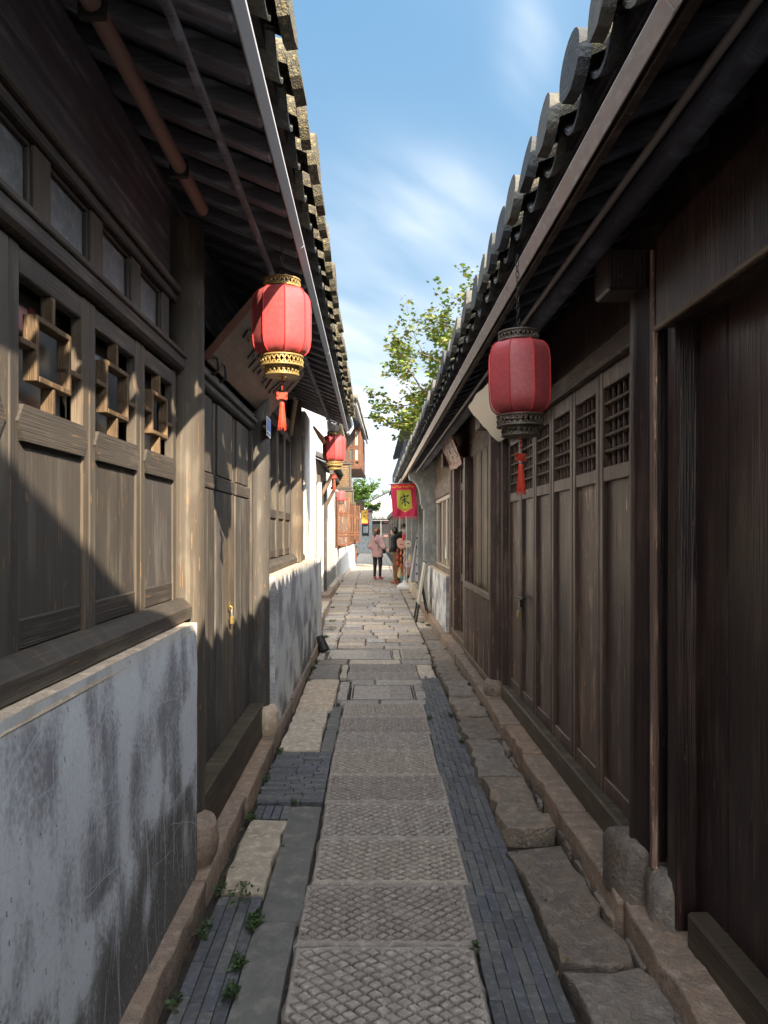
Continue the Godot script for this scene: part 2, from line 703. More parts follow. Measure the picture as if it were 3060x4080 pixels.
func materials() -> void:
	var wl := wood_images(21, Vector3(66, 62, 59), Vector3(99, 93, 86), Vector3(124, 118, 109), Vector3(158, 118, 78), 0.34)
	var wr := wood_images(41, Vector3(60, 49, 46), Vector3(106, 90, 80), Vector3(154, 136, 120), Vector3(198, 175, 150), 0.42)
	var wt := wood_images(61, Vector3(101, 85, 68), Vector3(156, 135, 109), Vector3(189, 165, 137), Vector3(83, 66, 52), 0.25)
	var wo := wood_images(81, Vector3(84, 54, 37), Vector3(122, 80, 54), Vector3(150, 106, 76), Vector3(70, 46, 34), 0.2)
	var tl := texed(wl)
	var tr := texed(wr)
	var tt := texed(wt)
	var to := texed(wo)
	var hl := texed(turned(wl))
	var hr := texed(turned(wr))
	var ht := texed(turned(wt))
	var up := Vector3(1.7, 0.55, 1.7)
	var along := Vector3(0.55, 1.7, 0.55)
	var tones := [Color(1, 1, 1), Color(0.9, 0.89, 0.88), Color(1.06, 1.03, 0.98), Color(0.96, 0.97, 1.0), Color(1.1, 1.04, 0.96)]
	var wl2 := wood_images(23, Vector3(72, 68, 64), Vector3(96, 91, 85), Vector3(112, 108, 102), Vector3(150, 108, 70), 0.42)
	var wr2 := wood_images(43, Vector3(58, 48, 44), Vector3(86, 74, 67), Vector3(118, 104, 92), Vector3(186, 166, 142), 0.5)
	var tl2 := texed(wl2)
	var tr2 := texed(wr2)
	var wide := Vector3(1.1, 0.4, 1.1)
	M.left_wood = family(tl, up, 0.72, 0.13, tones) + family(tl2, wide, 0.75, 0.12, [Color(1.02, 1.0, 0.97), Color(0.93, 0.92, 0.91), Color(1.08, 1.04, 0.99)])
	M.left_beam = family(hl, along, 0.7, 0.2, [Color(0.82, 0.8, 0.8), Color(0.9, 0.88, 0.86), Color(0.98, 0.97, 0.96)])
	M.right_wood = family(tr, up, 0.42, 0.35, [Color(1.2, 1.16, 1.13), Color(1.0, 0.95, 0.93), Color(1.38, 1.31, 1.24), Color(1.26, 1.21, 1.16)])
	M.right_wood += family(tr2, wide, 0.4, 0.3, [Color(1.24, 1.18, 1.13), Color(1.1, 1.04, 1.0)])
	M.right_dark = family(tr, up, 0.4, 0.35, [Color(0.72, 0.64, 0.63), Color(0.6, 0.53, 0.54), Color(0.84, 0.74, 0.72), Color(0.68, 0.62, 0.61)]) + family(tr2, Vector3(1.3, 0.5, 1.3), 0.38, 0.35, [Color(0.82, 0.73, 0.71), Color(0.7, 0.62, 0.62)])
	M.right_beam = family(hr, along, 0.55, 0.35, [Color(0.9, 0.88, 0.88), Color(1.0, 0.98, 0.97)])
	M.tan_wood = family(tt, up, 0.6, 0.4, [Color(0.86, 0.84, 0.82), Color(0.98, 0.95, 0.92), Color(0.74, 0.7, 0.67)])
	M.tan_beam = family(ht, along, 0.6, 0.4, [Color(0.78, 0.76, 0.74), Color(0.9, 0.88, 0.86)])
	M.grey_beam = family(ht, along, 0.65, 0.4, [Color(0.66, 0.68, 0.68), Color(0.58, 0.58, 0.58)])
	M.orange_wood = family(to, up, 0.6, 0.2, [Color(1, 1, 1), Color(0.85, 0.82, 0.8), Color(1.05, 1.0, 0.96)])
	M.lattice = family(tt, Vector3(3, 3, 3), 0.7, 0.3, [Color(0.9, 0.85, 0.78), Color(0.78, 0.74, 0.68)])
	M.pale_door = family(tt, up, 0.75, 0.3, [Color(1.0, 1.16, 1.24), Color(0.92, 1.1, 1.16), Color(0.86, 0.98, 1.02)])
	M.soffit = laid(ht, along, 0.85, 0.3, Color(1.06, 1.24, 1.62))  # pale blue lift puts lens haze into the eave and frieze boards
	M.soffit_dark = laid(hl, along, 0.85, 0.3, Color(1.0, 1.08, 1.3))  # blue tint lifted likewise, haze put into the right eave boards
	M.dark = plain(Color(0.018, 0.017, 0.017), 0.9)
	# stone
	var granite := texed(stone_images(101, Vector3(147, 137, 129), Vector3(180, 170, 159), Vector3(207, 198, 187), 46.0, 0.35))
	var beige := texed(stone_images(121, Vector3(177, 160, 142), Vector3(212, 197, 176), Vector3(238, 223, 202), 34.0, 0.25))
	var rough := texed(stone_images(141, Vector3(118, 109, 101), Vector3(148, 138, 128), Vector3(166, 156, 145), 30.0, 0.3, Vector3(142, 124, 108)))
	var red := texed(stone_images(161, Vector3(122, 106, 94), Vector3(150, 132, 117), Vector3(166, 150, 135), 34.0, 0.3, Vector3(150, 124, 103)))
	var grey := texed(stone_images(181, Vector3(97, 99, 99), Vector3(124, 125, 124), Vector3(140, 140, 137), 14.0, 0.15))
	var brick := texed(stone_images(201, Vector3(86, 86, 88), Vector3(106, 106, 107), Vector3(126, 125, 124), 22.0, 0.3))
	M.granite = family(granite, Vector3(2.2, 2.2, 2.2), 0.62, 0.35, [Color(1, 1, 1), Color(0.94, 0.93, 0.93), Color(1.03, 1.02, 1.0)])
	M.cut_granite = family(granite, Vector3(2.2, 2.2, 2.2), 0.62, 0.3, [Color(1, 1, 1), Color(0.95, 0.94, 0.94), Color(1.03, 1.02, 1.0)])
	for m in M.cut_granite:
		m.vertex_color_use_as_albedo = true
	M.beige = family(beige, Vector3(1.7, 1.7, 1.7), 0.7, 0.3, [Color(1, 1, 1), Color(0.93, 0.93, 0.92), Color(1.04, 1.01, 0.97)])
	M.flag = family(granite, Vector3(1.5, 1.5, 1.5), 0.6, 0.4, [Color(1.0, 0.98, 0.94), Color(0.9, 0.9, 0.9), Color(1.12, 1.09, 1.03), Color(1.02, 1.03, 1.05), Color(0.96, 0.92, 0.87)])
	M.rough = family(rough, Vector3(1.5, 1.5, 1.5), 0.65, 1.2, [Color(1, 1, 1), Color(0.92, 0.9, 0.88), Color(1.05, 1.02, 0.98)])
	M.kerb = family(red, Vector3(1.6, 1.6, 1.6), 0.75, 0.8, [Color(1.1, 1.09, 1.08), Color(1.02, 1.03, 1.04), Color(1.14, 1.1, 1.06)])
	M.grey_stone = laid(grey, Vector3(1.1, 1.1, 1.1), 0.8, 0.25, Color(1.03, 1.0, 0.96))
	M.brick = family(brick, Vector3(2.6, 2.6, 2.6), 0.62, 0.25, [Color(1, 1, 1), Color(0.9, 0.91, 0.92), Color(1.1, 1.09, 1.06), Color(1.0, 1.0, 1.05)])
	M.earth = laid(rough, Vector3(2, 2, 2), 0.95, 0.8, Color(0.42, 0.41, 0.38))
	M.plaster = laid(texed(stone_images(221, Vector3(196, 193, 186), Vector3(222, 220, 214), Vector3(232, 230, 225), 10.0, 0.1)), Vector3(0.6, 0.6, 0.6), 0.9, 0.3)
	M.plaster_grey = laid(grey, Vector3(0.8, 0.5, 0.8), 0.9, 0.5, Color(1.22, 1.22, 1.2))
	M.tile = family(grey, Vector3(3, 3, 3), 0.8, 0.6, [Color(0.86, 0.87, 0.88), Color(0.72, 0.73, 0.75), Color(0.98, 0.97, 0.92)])
	M.tile_plate = family(grey, Vector3(2.5, 2.5, 2.5), 0.8, 0.5, [Color(0.7, 0.7, 0.69), Color(0.6, 0.61, 0.62), Color(0.8, 0.77, 0.72)])
	var lich := texed(stone_images(241, Vector3(88, 84, 76), Vector3(122, 114, 94), Vector3(176, 160, 112), 40.0, 0.5))
	M.tile_lichen = family(lich, Vector3(6, 6, 6), 0.9, 1.2, [Color(1, 1, 1), Color(0.86, 0.86, 0.88), Color(0.95, 0.97, 1.0)])
	M.roof = laid(grey, Vector3(2, 2, 2), 0.85, 0.5, Color(0.62, 0.62, 0.64))
	var dd := texed(dado_texture(301, Vector3(226, 229, 233), 0.46, 170))
	M.dado = StandardMaterial3D.new()
	M.dado.albedo_texture = dd[0]
	M.dado.roughness = 0.85
	M.dado.heightmap_enabled = true
	M.dado.heightmap_texture = dd[1]
	M.dado.heightmap_scale = 0.07
	var dw := texed(dado_texture(331, Vector3(222, 222, 219), 0.34, 16))
	M.dado_white = StandardMaterial3D.new()
	M.dado_white.albedo_texture = dw[0]
	M.dado_white.roughness = 0.85
	M.dado_white.heightmap_enabled = true
	M.dado_white.heightmap_texture = dw[1]
	M.dado_white.heightmap_scale = 0.08
	M.dado_top = laid(beige, Vector3(1.5, 1.5, 1.5), 0.9, 0.4, Color(1.08, 1.06, 1.04))
	# small stuff
	M.gutter = plain(Color(0.50, 0.51, 0.53), 0.55)
	M.gutter_tan = laid(texed(stone_images(281, Vector3(196, 184, 176), Vector3(216, 206, 198), Vector3(228, 220, 212), 8.0, 0.1, Vector3(206, 176, 160))), Vector3(1.2, 4, 1.2), 0.5, 0.0)
	M.pvc = plain(Color(0.62, 0.62, 0.58), 0.5)
	M.iron = plain(Color(0.05, 0.048, 0.045), 0.5, 0.4)
	M.steel = plain(Color(0.45, 0.44, 0.42), 0.35, 0.8)
	M.brass = plain(Color(0.5, 0.36, 0.12), 0.4, 0.7)
	M.gold = plain(Color(0.42, 0.30, 0.11), 0.45, 0.35)
	M.gold_dark = plain(Color(0.13, 0.105, 0.08), 0.5, 0.3)
	M.red_cloth = laid(texed(stone_images(261, Vector3(206, 206, 206), Vector3(228, 228, 228), Vector3(246, 246, 246), 20.0, 0.05)), Vector3(5, 5, 5), 0.4, 0.015, Color(0.68, 0.115, 0.12).linear_to_srgb())
	M.red_cloth.backlight_enabled = true
	M.red_cloth.backlight = Color(0.35, 0.03, 0.03)
	M.red_cloth.rim_enabled = true
	M.red_cloth.rim = 0.35
	M.red_seam = plain(Color(0.55, 0.03, 0.03), 0.6)
	M.tassel = plain(Color(0.75, 0.07, 0.03), 0.6)
	M.tassel.backlight_enabled = true
	M.tassel.backlight = Color(0.5, 0.12, 0.03)
	M.glass_dusty = plain(Color(0.10, 0.11, 0.115), 0.22)
	M.frost = laid(grey, Vector3(3, 3, 3), 0.55, 0.0, Color(1.05, 1.05, 1.08))
	M.window_glass = plain(Color(0.11, 0.14, 0.14), 0.12)
	M.alu = plain(Color(0.42, 0.36, 0.30), 0.45, 0.3)
	M.blue = plain(Color(0.03, 0.12, 0.5), 0.35)
	M.white = plain(Color(0.75, 0.75, 0.73), 0.5)
	M.cream = plain(Color(0.62, 0.56, 0.42), 0.3)  # pale colour stands for sky mirrored in a glossy board
	M.ink = plain(Color(0.02, 0.018, 0.016), 0.3)
	M.plaque = laid(ht, Vector3(1.1, 2.6, 1.1), 0.32, 0.3, Color(0.62, 0.56, 0.52))
	M.plaque_red = laid(tr, Vector3(1.7, 1.7, 1.7), 0.16, 0.2, Color(1.5, 1.1, 0.95))
	M.moss = plain(Color(0.06, 0.11, 0.025), 0.9)
	M.leaf = plain(Color(0.085, 0.14, 0.022), 0.5)
	M.leaf.backlight_enabled = true
	M.leaf.backlight = Color(0.55, 0.62, 0.1)
	M.leaf.vertex_color_use_as_albedo = true
	M.bark = laid(rough, Vector3(3, 1, 3), 0.9, 1.0, Color(0.8, 0.76, 0.7))


# ---------------------------------------------------------------- paving
# one dressed stone: an irregular outline with a worn edge, its top slightly tilted
func stone(x0: float, x1: float, z0: float, z1: float, top: float, deep: float, jit: float, bev: float, sd: int, lumps := 0.0) -> ArrayMesh:
	var r := RandomNumberGenerator.new()
	r.seed = sd
	var cx := (x0 + x1) * 0.5
	var cz := (z0 + z1) * 0.5
	var hx := absf(x1 - x0) * 0.5
	var hz := absf(z1 - z0) * 0.5
	var out := []
	var nx := clampi(int(hx * 2.0 / 0.10), 2, 9)
	var nzz := clampi(int(hz * 2.0 / 0.10), 2, 10)
	for k in nx:
		out.append(Vector2(lerpf(-hx, hx, float(k) / nx), -hz))
	for k in nzz:
		out.append(Vector2(hx, lerpf(-hz, hz, float(k) / nzz)))
	for k in nx:
		out.append(Vector2(lerpf(hx, -hx, float(k) / nx), hz))
	for k in nzz:
		out.append(Vector2(-hx, lerpf(hz, -hz, float(k) / nzz)))
	for k in out.size():
		var p: Vector2 = out[k]
		p += Vector2(r.randf_range(-jit, jit), r.randf_range(-jit, jit))
		if k == 0 or k == nx or k == nx + nzz or k == 2 * nx + nzz:
			p *= 0.985
		out[k] = p
	var tx := r.randf_range(-0.008, 0.008)
	var tz := r.randf_range(-0.008, 0.008)
	var g := Geo.new()
	var m := out.size()
	# rings: foot, lip, shoulder, inner, centre
	var rings := [[1.0, -deep, 0.0], [1.0, -bev, 0.0], [0.0, -bev * 0.25, bev * 0.6], [0.0, 0.0, bev * 1.6]]
	var base := []
	for q in rings:
		base.append(g.v.size())
		for k in m:
			var p: Vector2 = out[k]
			var l := p.length()
			p = p * maxf(0.1, (l - float(q[2])) / maxf(l, 0.01))
			var yy: float = q[1] + tx * p.x + tz * p.y
			if lumps > 0.0 and q[1] > -deep:
				yy += lump((cx + p.x), (cz + p.y)) * lumps
			var nn := Vector3(p.x / hx, 0, p.y / hz).normalized()
			if q[1] == -deep:
				pass
			elif q[2] == 0.0:
				nn = (nn + Vector3.UP * 0.5).normalized()
			elif q[1] < 0.0:
				nn = (nn * 0.45 + Vector3.UP).normalized()
			else:
				nn = Vector3(-tx, 1, -tz).normalized()
			g.vert(Vector3(p.x, yy, p.y), nn)
	for q in rings.size() - 1:
		for k in m:
			var a: int = base[q] + k
			var b: int = base[q] + (k + 1) % m
			g.tri_i(a, b, a + m)
			g.tri_i(b, b + m, a + m)
	# top: inner rings down to the centre so that lumps show
	var last: int = base[rings.size() - 1]
	var steps := 3 if lumps > 0.0 else 1
	for q in steps:
		var f := 1.0 - float(q + 1) / (steps + 0.4) if steps > 1 else 0.45
		var s := g.v.size()
		for k in m:
			var p: Vector3 = g.v[last + k]
			var pp := Vector3(p.x * f, 0, p.z * f) if q == 0 else Vector3(p.x * f / (1.0 - float(q) / (steps + 0.4)), 0, p.z * f / (1.0 - float(q) / (steps + 0.4)))
			pp.y = tx * pp.x + tz * pp.z + lump(cx + pp.x, cz + pp.z) * lumps
			g.vert(pp, Vector3.UP)
		for k in m:
			var k2 := (k + 1) % m
			g.tri_i(last + k, last + k2, s + k)
			g.tri_i(last + k2, s + k2, s + k)
		last = s
	var ce := g.vert(Vector3(0, lump(cx, cz) * lumps, 0), Vector3.UP)
	for k in m:
		g.tri_i(last + k, last + (k + 1) % m, ce)
	if lumps > 0.0:
		smooth_normals(g, base[1])
	return g.mesh()


func lump(x: float, z: float) -> float:
	return wob.get_noise_2d(x * 6.0, z * 6.0) * 0.7 + wob.get_noise_2d(x * 21.0 + 9.0, z * 21.0) * 0.45


func smooth_normals(g: Geo, from: int) -> void:
	var acc := PackedVector3Array()
	acc.resize(g.v.size())
	for k in range(0, g.i.size(), 3):
		var a := g.i[k]
		var b := g.i[k + 1]
		var c := g.i[k + 2]
		var nn := (g.v[c] - g.v[a]).cross(g.v[b] - g.v[a])
		acc[a] += nn
		acc[b] += nn
		acc[c] += nn
	for k in range(from, g.v.size()):
		if acc[k].length() > 1e-9:
			g.n[k] = acc[k].normalized()


func lay(called: String, parent: Node, mat: Material, x0: float, x1: float, d0: float, d1: float, top: float, deep := 0.08, jit := 0.006, bev := 0.012, lumps := 0.0) -> MeshInstance3D:
	var me := stone(x0, x1, -d1, -d0, top, deep, jit, bev, rng.randi(), lumps)
	return put(called, me, mat, parent, Vector3((x0 + x1) * 0.5, top, -(d0 + d1) * 0.5))


# a slab cut with a criss-cross of grooves, as real relief
func cut_slab(parent: Node, x0: float, x1: float, d0: float, d1: float, top: float, px: float, pz: float, cell: float, turn: float, sd: int, bite := Vector2.ZERO) -> void:
	var w := x1 - x0
	var l := d1 - d0
	var nx := int(w / cell)
	var nz2 := int(l / cell)
	var g := Geo.new()
	var hs := PackedFloat32Array()
	hs.resize((nx + 1) * (nz2 + 1))
	var dirt := PackedFloat32Array()
	dirt.resize(hs.size())
	g.use_c = true
	var r := RandomNumberGenerator.new()
	r.seed = sd
	var o := Vector2(r.randf(), r.randf())
	var nn := FastNoiseLite.new()
	nn.seed = sd
	nn.frequency = 1.0
	nn.fractal_octaves = 2
	var marg := 0.022
	for j in nz2 + 1:
		for i in nx + 1:
			var x := w * i / nx
			var z := l * j / nz2
			var wx := x + nn.get_noise_2d(x * 9.0, z * 9.0) * 0.006
			var wz := z + nn.get_noise_2d(x * 9.0 + 40.0, z * 9.0) * 0.006
			var a := (wx + wz * turn) / px + (wz - wx * turn) / pz + o.x
			var b := (wx + wz * turn) / px - (wz - wx * turn) / pz + o.y
			var da := absf(a - roundf(a))
			var db := absf(b - roundf(b))
			var gr := minf(da, db)
			var wid := 0.12 + nn.get_noise_2d(x * 14.0 + 9.0, z * 14.0) * 0.05
			var cut := smoothstep(wid * 0.3, wid * 1.35, gr)
			var worn := smoothstep(0.05, 0.45, nn.get_noise_2d(x * 2.6 + 50.0, z * 2.6))
			var hgt := lerpf(0.014 * cut + 0.0022 * minf(1.0, gr * 2.2), 0.0135, worn * 0.55)
			var e := minf(minf(x, w - x), minf(z, l - z)) + nn.get_noise_2d(x * 20.0, z * 20.0 + 7.0) * 0.006
			var inn := smoothstep(marg * 0.75, marg * 1.25, e)
			hgt = lerpf(0.0155, hgt, inn)
			dirt[j * (nx + 1) + i] = (1.0 - cut) * inn
			hgt += nn.get_noise_2d(x * 5.0, z * 5.0) * 0.003 + nn.get_noise_2d(x * 45.0, z * 45.0) * 0.0012
			var ee := minf(minf(x, w - x), minf(z, l - z))
			hgt -= 0.016 * pow(clampf(1.0 - ee / 0.012, 0, 1), 2.0)
			hs[j * (nx + 1) + i] = hgt
	var cx := (x0 + x1) * 0.5
	var cz := -(d0 + d1) * 0.5
	for j in nz2 + 1:
		for i in nx + 1:
			var i0 := maxi(i - 1, 0)
			var i1 := mini(i + 1, nx)
			var j0 := maxi(j - 1, 0)
			var j1 := mini(j + 1, nz2)
			var dx := (hs[j * (nx + 1) + i1] - hs[j * (nx + 1) + i0]) / (w * (i1 - i0) / nx)
			var dz := (hs[j1 * (nx + 1) + i] - hs[j0 * (nx + 1) + i]) / (l * (j1 - j0) / nz2)
			var x := w * i / nx - w * 0.5
			var z := l * j / nz2 - l * 0.5
			var ed := 1.0 if (i == 0 or i == nx or j == 0 or j == nz2) else 0.0
			var xx := x
			if ed > 0.0:
				xx += nn.get_noise_2d(z * 6.0, x * 3.0 + 3.0) * 0.012
			if bite != Vector2.ZERO and x < -w * 0.5 + bite.x and z > l * 0.5 - bite.y:
				xx = maxf(xx, -w * 0.5 + bite.x * (z - (l * 0.5 - bite.y)) / bite.y)
			# dry soil caught in the cuts
			g.col = Color.WHITE.lerp(Color(0.22, 0.18, 0.15), dirt[j * (nx + 1) + i] * (0.75 + 0.5 * nn.get_noise_2d(x * 8.0, z * 8.0)))
			g.vert(Vector3(xx, hs[j * (nx + 1) + i], z), Vector3(-dx, 1, -dz).normalized())
	for j in nz2:
		for i in nx:
			var a2 := j * (nx + 1) + i
			g.tri_i(a2, a2 + 1, a2 + nx + 1)
			g.tri_i(a2 + 1, a2 + nx + 2, a2 + nx + 1)
	g.col = Color.WHITE
	# skirt
	var rim := []
	for i in nx:
		rim.append(i)
	for j in nz2:
		rim.append(j * (nx + 1) + nx)
	for i in nx:
		rim.append(nz2 * (nx + 1) + nx - i)
	for j in nz2:
		rim.append((nz2 - j) * (nx + 1))
	for k in rim.size():
		var p: Vector3 = g.v[rim[k]]
		var q: Vector3 = g.v[rim[(k + 1) % rim.size()]]
		g.poly([p, q, q + Vector3(0, -0.05, 0), p + Vector3(0, -0.05, 0)], Vector3(p.x / w, 0, p.z / l))
	put("paving_slab", g.mesh(), M.cut_granite[sd % 3], parent, Vector3(cx, top, cz))


func ground() -> void:
	var base := MeshInstance3D.new()
	base.name = "ground"
	var pm := PlaneMesh.new()
	pm.size = Vector2(400, 500)
	base.mesh = pm
	add_child(base)
	base.material_override = M.earth
	base.position = Vector3(0, -0.035, -120)
	tag(base, "bare dark earth under and between the lane's paving stones", "", "", "structure")
	var road := Node3D.new()
	road.name = "paving"
	add_child(road)
	tag(road, "stone paved lane with criss-cross cut slabs down its middle", "", "", "structure")
	# the cut slabs down the middle: [d0, d1, x0, x1]
	var cs := [[2.2, 2.835, -0.29, 0.378], [2.85, 3.325, -0.292, 0.405], [3.342, 3.825, -0.272, 0.428], [3.842, 4.335, -0.27, 0.438], [4.352, 4.815, -0.28, 0.445], [4.832, 5.358, -0.278, 0.432], [5.374, 5.828, -0.273, 0.44], [5.844, 6.338, -0.267, 0.455], [6.354, 6.83, -0.258, 0.46], [8.02, 8.41, -0.275, 0.495], [8.425, 8.9, -0.262, 0.5]]
	for k in cs.size():
		var s: Array = cs[k]
		var big := k == 0
		var px := 0.034 if big else (0.029 + (k % 3) * 0.0012)
		var pz := 0.028 if big else (0.025 + (k % 2) * 0.0015)
		var cell := 0.0038 if k < 3 else (0.0048 if k < 6 else 0.0058)
		cut_slab(road, s[2], s[3], s[0], s[1], -0.008 + (k % 3) * 0.002, px * 2.0, pz * 2.0, cell, [0.1, -0.04, 0.06, -0.08, 0.03][k % 5], 900 + k, Vector2(0.16, 0.22) if big else Vector2.ZERO)
	cut_slab(road, 0.36, 0.72, 9.3, 10.08, -0.004, 0.06, 0.055, 0.0075, 0.05, 950)
	# granite bands and the two sunk covers
	lay("paving_stone", road, M.granite[1], -0.30, 0.06, 6.85, 7.02, 0.0)
	lay("paving_stone", road, M.granite[0], 0.07, 0.5, 6.85, 7.02, 0.0)
	lay("paving_stone", road, M.granite[2], -0.33, -0.24, 7.04, 7.9, 0.0)
	lay("paving_stone", road, M.granite[0], 0.42, 0.51, 7.04, 7.42, 0.0)
	lay("paving_stone", road, M.granite[1], 0.42, 0.51, 7.44, 7.74, 0.0)
	lay("paving_stone", road, M.granite[1], -0.22, 0.02, 7.76, 8.0, 0.0)
	lay("paving_stone", road, M.granite[2], 0.03, 0.52, 7.76, 8.0, 0.0)
	lay("paving_stone", road, M.beige[0], 0.51, 0.68, 8.05, 8.9, 0.0)
	lay("paving_stone", road, M.beige[1], -0.35, -0.285, 8.1, 8.9, 0.0)
	cover(road, -0.205, 0.40, 7.06, 7.73)
	cover(road, -0.58, 0.25, 9.3, 10.05)
	lay("paving_stone", road, M.flag[0], -0.68, -0.6, 9.3, 10.05, 0.0)
	lay("paving_stone", road, M.flag[2], 0.265, 0.345, 9.28, 9.5, 0.0)
	lay("paving_stone", road, M.flag[3], 0.265, 0.345, 9.52, 9.68, 0.0)
	lay("paving_stone", road, M.flag[0], 0.265, 0.345, 9.70, 10.05, 0.0)
	lay("paving_stone", road, M.rough[2], -0.66, -0.3, 8.95, 9.25, 0.0)
	lay("paving_stone", road, M.flag[2], -0.28, 0.33, 8.95, 9.25, 0.0)
	lay("paving_stone", road, M.flag[1], 0.35, 0.71, 8.95, 9.26, 0.0)
	# left strip
	lay("paving_stone", road, M.grey_stone, -0.466, -0.305, 1.4, 3.04, -0.012, 0.05, 0.004, 0.004)
	lay("paving_stone", road, M.grey_stone, -0.46, -0.292, 3.045, 4.33, -0.01, 0.05, 0.004, 0.004)
	lay("paving_stone", road, M.beige[1], -0.665, -0.465, 3.27, 4.1, 0.004, 0.08, 0.012, 0.014, 0.006)
	lay("paving_stone", road, M.beige[0], -0.67, -0.385, 5.4, 6.62, 0.006, 0.08, 0.008, 0.014)
	lay("paving_stone", road, M.beige[2], -0.675, -0.355, 6.65, 7.98, 0.006, 0.08, 0.008, 0.016)
	lay("paving_stone", road, M.rough[0], -0.68, -0.37, 8.02, 8.9, 0.006, 0.08, 0.012, 0.02, 0.01)
	lay("paving_stone", road, M.grey_stone, -0.372, -0.282, 5.42, 6.0, -0.012)
	lay("paving_stone", road, M.grey_stone, -0.368, -0.276, 6.02, 6.82, -0.012)
	lay("paving_stone", road, M.grey_stone, -0.345, -0.335, 6.9, 7.98, -0.012)
	# bricks: lengthwise left, a field of thin ones across, a small patch, and the long dark strip on the right
	for c in 4:
		var d := 1.5 - c * 0.05
		while d < 3.22:
			var l := 0.2 + rng.randf() * 0.02
			brick_at(road, -0.655 + c * 0.047, -0.6105 + c * 0.047, d, minf(d + l, 3.24), -0.006)
			d += l + 0.003
	for c in 4:
		brick_at(road, -0.655 + c * 0.05, -0.61 + c * 0.05, 4.13, 4.33, -0.008)
	var dd := 4.36
	while dd < 5.36:
		var x := -0.66 - rng.randf() * 0.02
		var st := rng.randf() * 0.1
		while x < -0.3:
			var x2 := minf(x + 0.1 + st + rng.randf() * 0.05, -0.287)
			st = 0.0
			if x2 > -0.34:
				x2 = -0.287
			brick_at(road, x, x2, dd, dd + 0.043, -0.002 + rng.randf() * 0.004)
			x = x2 + 0.005
		dd += 0.0455
	for c in 6:
		var d := 1.6 + (c % 2) * 0.11 + rng.randf() * 0.03
		while d < 8.0:
			var l := 0.205 + rng.randf() * 0.03
			var t := clampf((d - 2.4) / 5.0, 0.0, 1.0)
			var xa := lerpf(0.385, 0.478, t)
			var xb := lerpf(0.645, 0.70, t)
			var bw := (xb - xa) / 6.0
			brick_at(road, xa + c * bw + 0.001, xa + (c + 1) * bw - 0.001, d, d + l - 0.003, -0.002 + rng.randf() * 0.003)
			d += l
	# rough raised slabs on the right
	var rs := [[1.7, 2.62, 0.665, 0.94, 0.05], [2.67, 3.66, 0.655, 0.925, 0.03], [3.84, 4.58, 0.665, 0.905, 0.07], [4.62, 5.42, 0.665, 0.91, 0.075], [5.47, 6.1, 0.68, 0.93, 0.07], [6.15, 6.9, 0.70, 0.945, 0.06], [6.96, 7.7, 0.715, 0.955, 0.055], [7.76, 8.9, 0.72, 0.96, 0.045], [8.96, 9.8, 0.74, 0.965, 0.035], [9.86, 10.7, 0.75, 0.97, 0.03], [10.76, 12.0, 0.765, 0.98, 0.03]]
	for k in rs.size():
		var s: Array = rs[k]
		lay("paving_stone", road, M.rough[k % 3], s[2], s[3], s[0], s[1], s[4], 0.12, 0.024, 0.013, 0.028)
	for k in 26:
		var d := 2.3 + k * 0.33
		lay("chip_stone", road, M.rough[k % 3], 0.925 + rng.randf() * 0.01, 0.955 + rng.randf() * 0.015, d, d + 0.1 + rng.randf() * 0.16, 0.02 + rng.randf() * 0.03, 0.07, 0.008, 0.012, 0.006)
	# flagstones in courses across the lane
	var d2 := 10.1
	var far := Geo.new()
	while d2 < 62.0:
		var dp := 0.27 + rng.randf() * 0.12
		if d2 > 26.0:
			dp *= 1.6
		var lft := -0.70 - clampf((d2 - 10.5) * 0.08, 0.0, 0.28)
		var xs := [lft]
		var x := -0.52 + rng.randf() * 0.06
		xs.append(x)
		while x < 0.45:
			x += 0.28 + rng.randf() * 0.42
			if x < 0.56:
				xs.append(x)
		xs.append(0.745)
		xs.append(1.0)
		for k in xs.size() - 1:
			if d2 < 12.1 and k == xs.size() - 2:
				continue
			var tp := rng.randf_range(-0.006, 0.008)
			if d2 < 24.0:
				lay("flagstone", road, M.flag[rng.randi() % 5], xs[k] + 0.007, xs[k + 1] - 0.007, d2 + 0.008, d2 + dp - 0.008, tp, 0.06, 0.008, 0.014, 0.004)
			else:
				far.box(Transform3D(Basis(), Vector3((xs[k] + xs[k + 1]) * 0.5, tp - 0.03, -d2 - dp * 0.5)), Vector3(xs[k + 1] - xs[k] - 0.016, 0.06, dp - 0.018), 0.01)
		d2 += dp
	var fp := world_part("far_flagstones", road, far, M.flag[0])
	tag(fp, "", "", "", "stuff")
	# kerbs along both house fronts
	var kl := Node3D.new()
	kl.name = "kerb"
	add_child(kl, true)
	tag(kl, "low worn stone kerb under the left house fronts", "", "", "structure")
	var d3 := 0.6
	for l in [1.25, 1.35, 1.0, 1.15, 1.3, 0.9, 1.2, 1.3]:
		lay("kerb_stone", kl, M.kerb[rng.randi() % 3], -0.96, -0.70 + rng.randf_range(-0.006, 0.01), d3, d3 + l - 0.012, 0.1 + rng.randf_range(-0.008, 0.008), 0.16, 0.005, 0.011, 0.007)
		d3 += l
	for s in [[10.2, 12.9, -0.80, 0.20, 0], [12.95, 15.3, -0.86, 0.16, 1], [15.4, 17.0, -0.9, 0.07, 2], [17.1, 19.4, -0.97, 0.16, 0], [19.5, 23.2, -1.0, 0.17, 1]]:
		lay("kerb_stone", kl, M.kerb[s[4]] if s[4] != 1 else M.beige[1], -1.45, s[2], s[0], s[1], s[3], 0.25, 0.012, 0.025, 0.012)
	d3 = 23.3
	while d3 < 36.0:
		lay("kerb_stone", kl, M.beige[rng.randi() % 3], -1.45, -1.0 + (d3 - 23.0) * 0.018, d3, d3 + 1.55, 0.15, 0.25, 0.008, 0.02)
		d3 += 1.6
	var kr := Node3D.new()
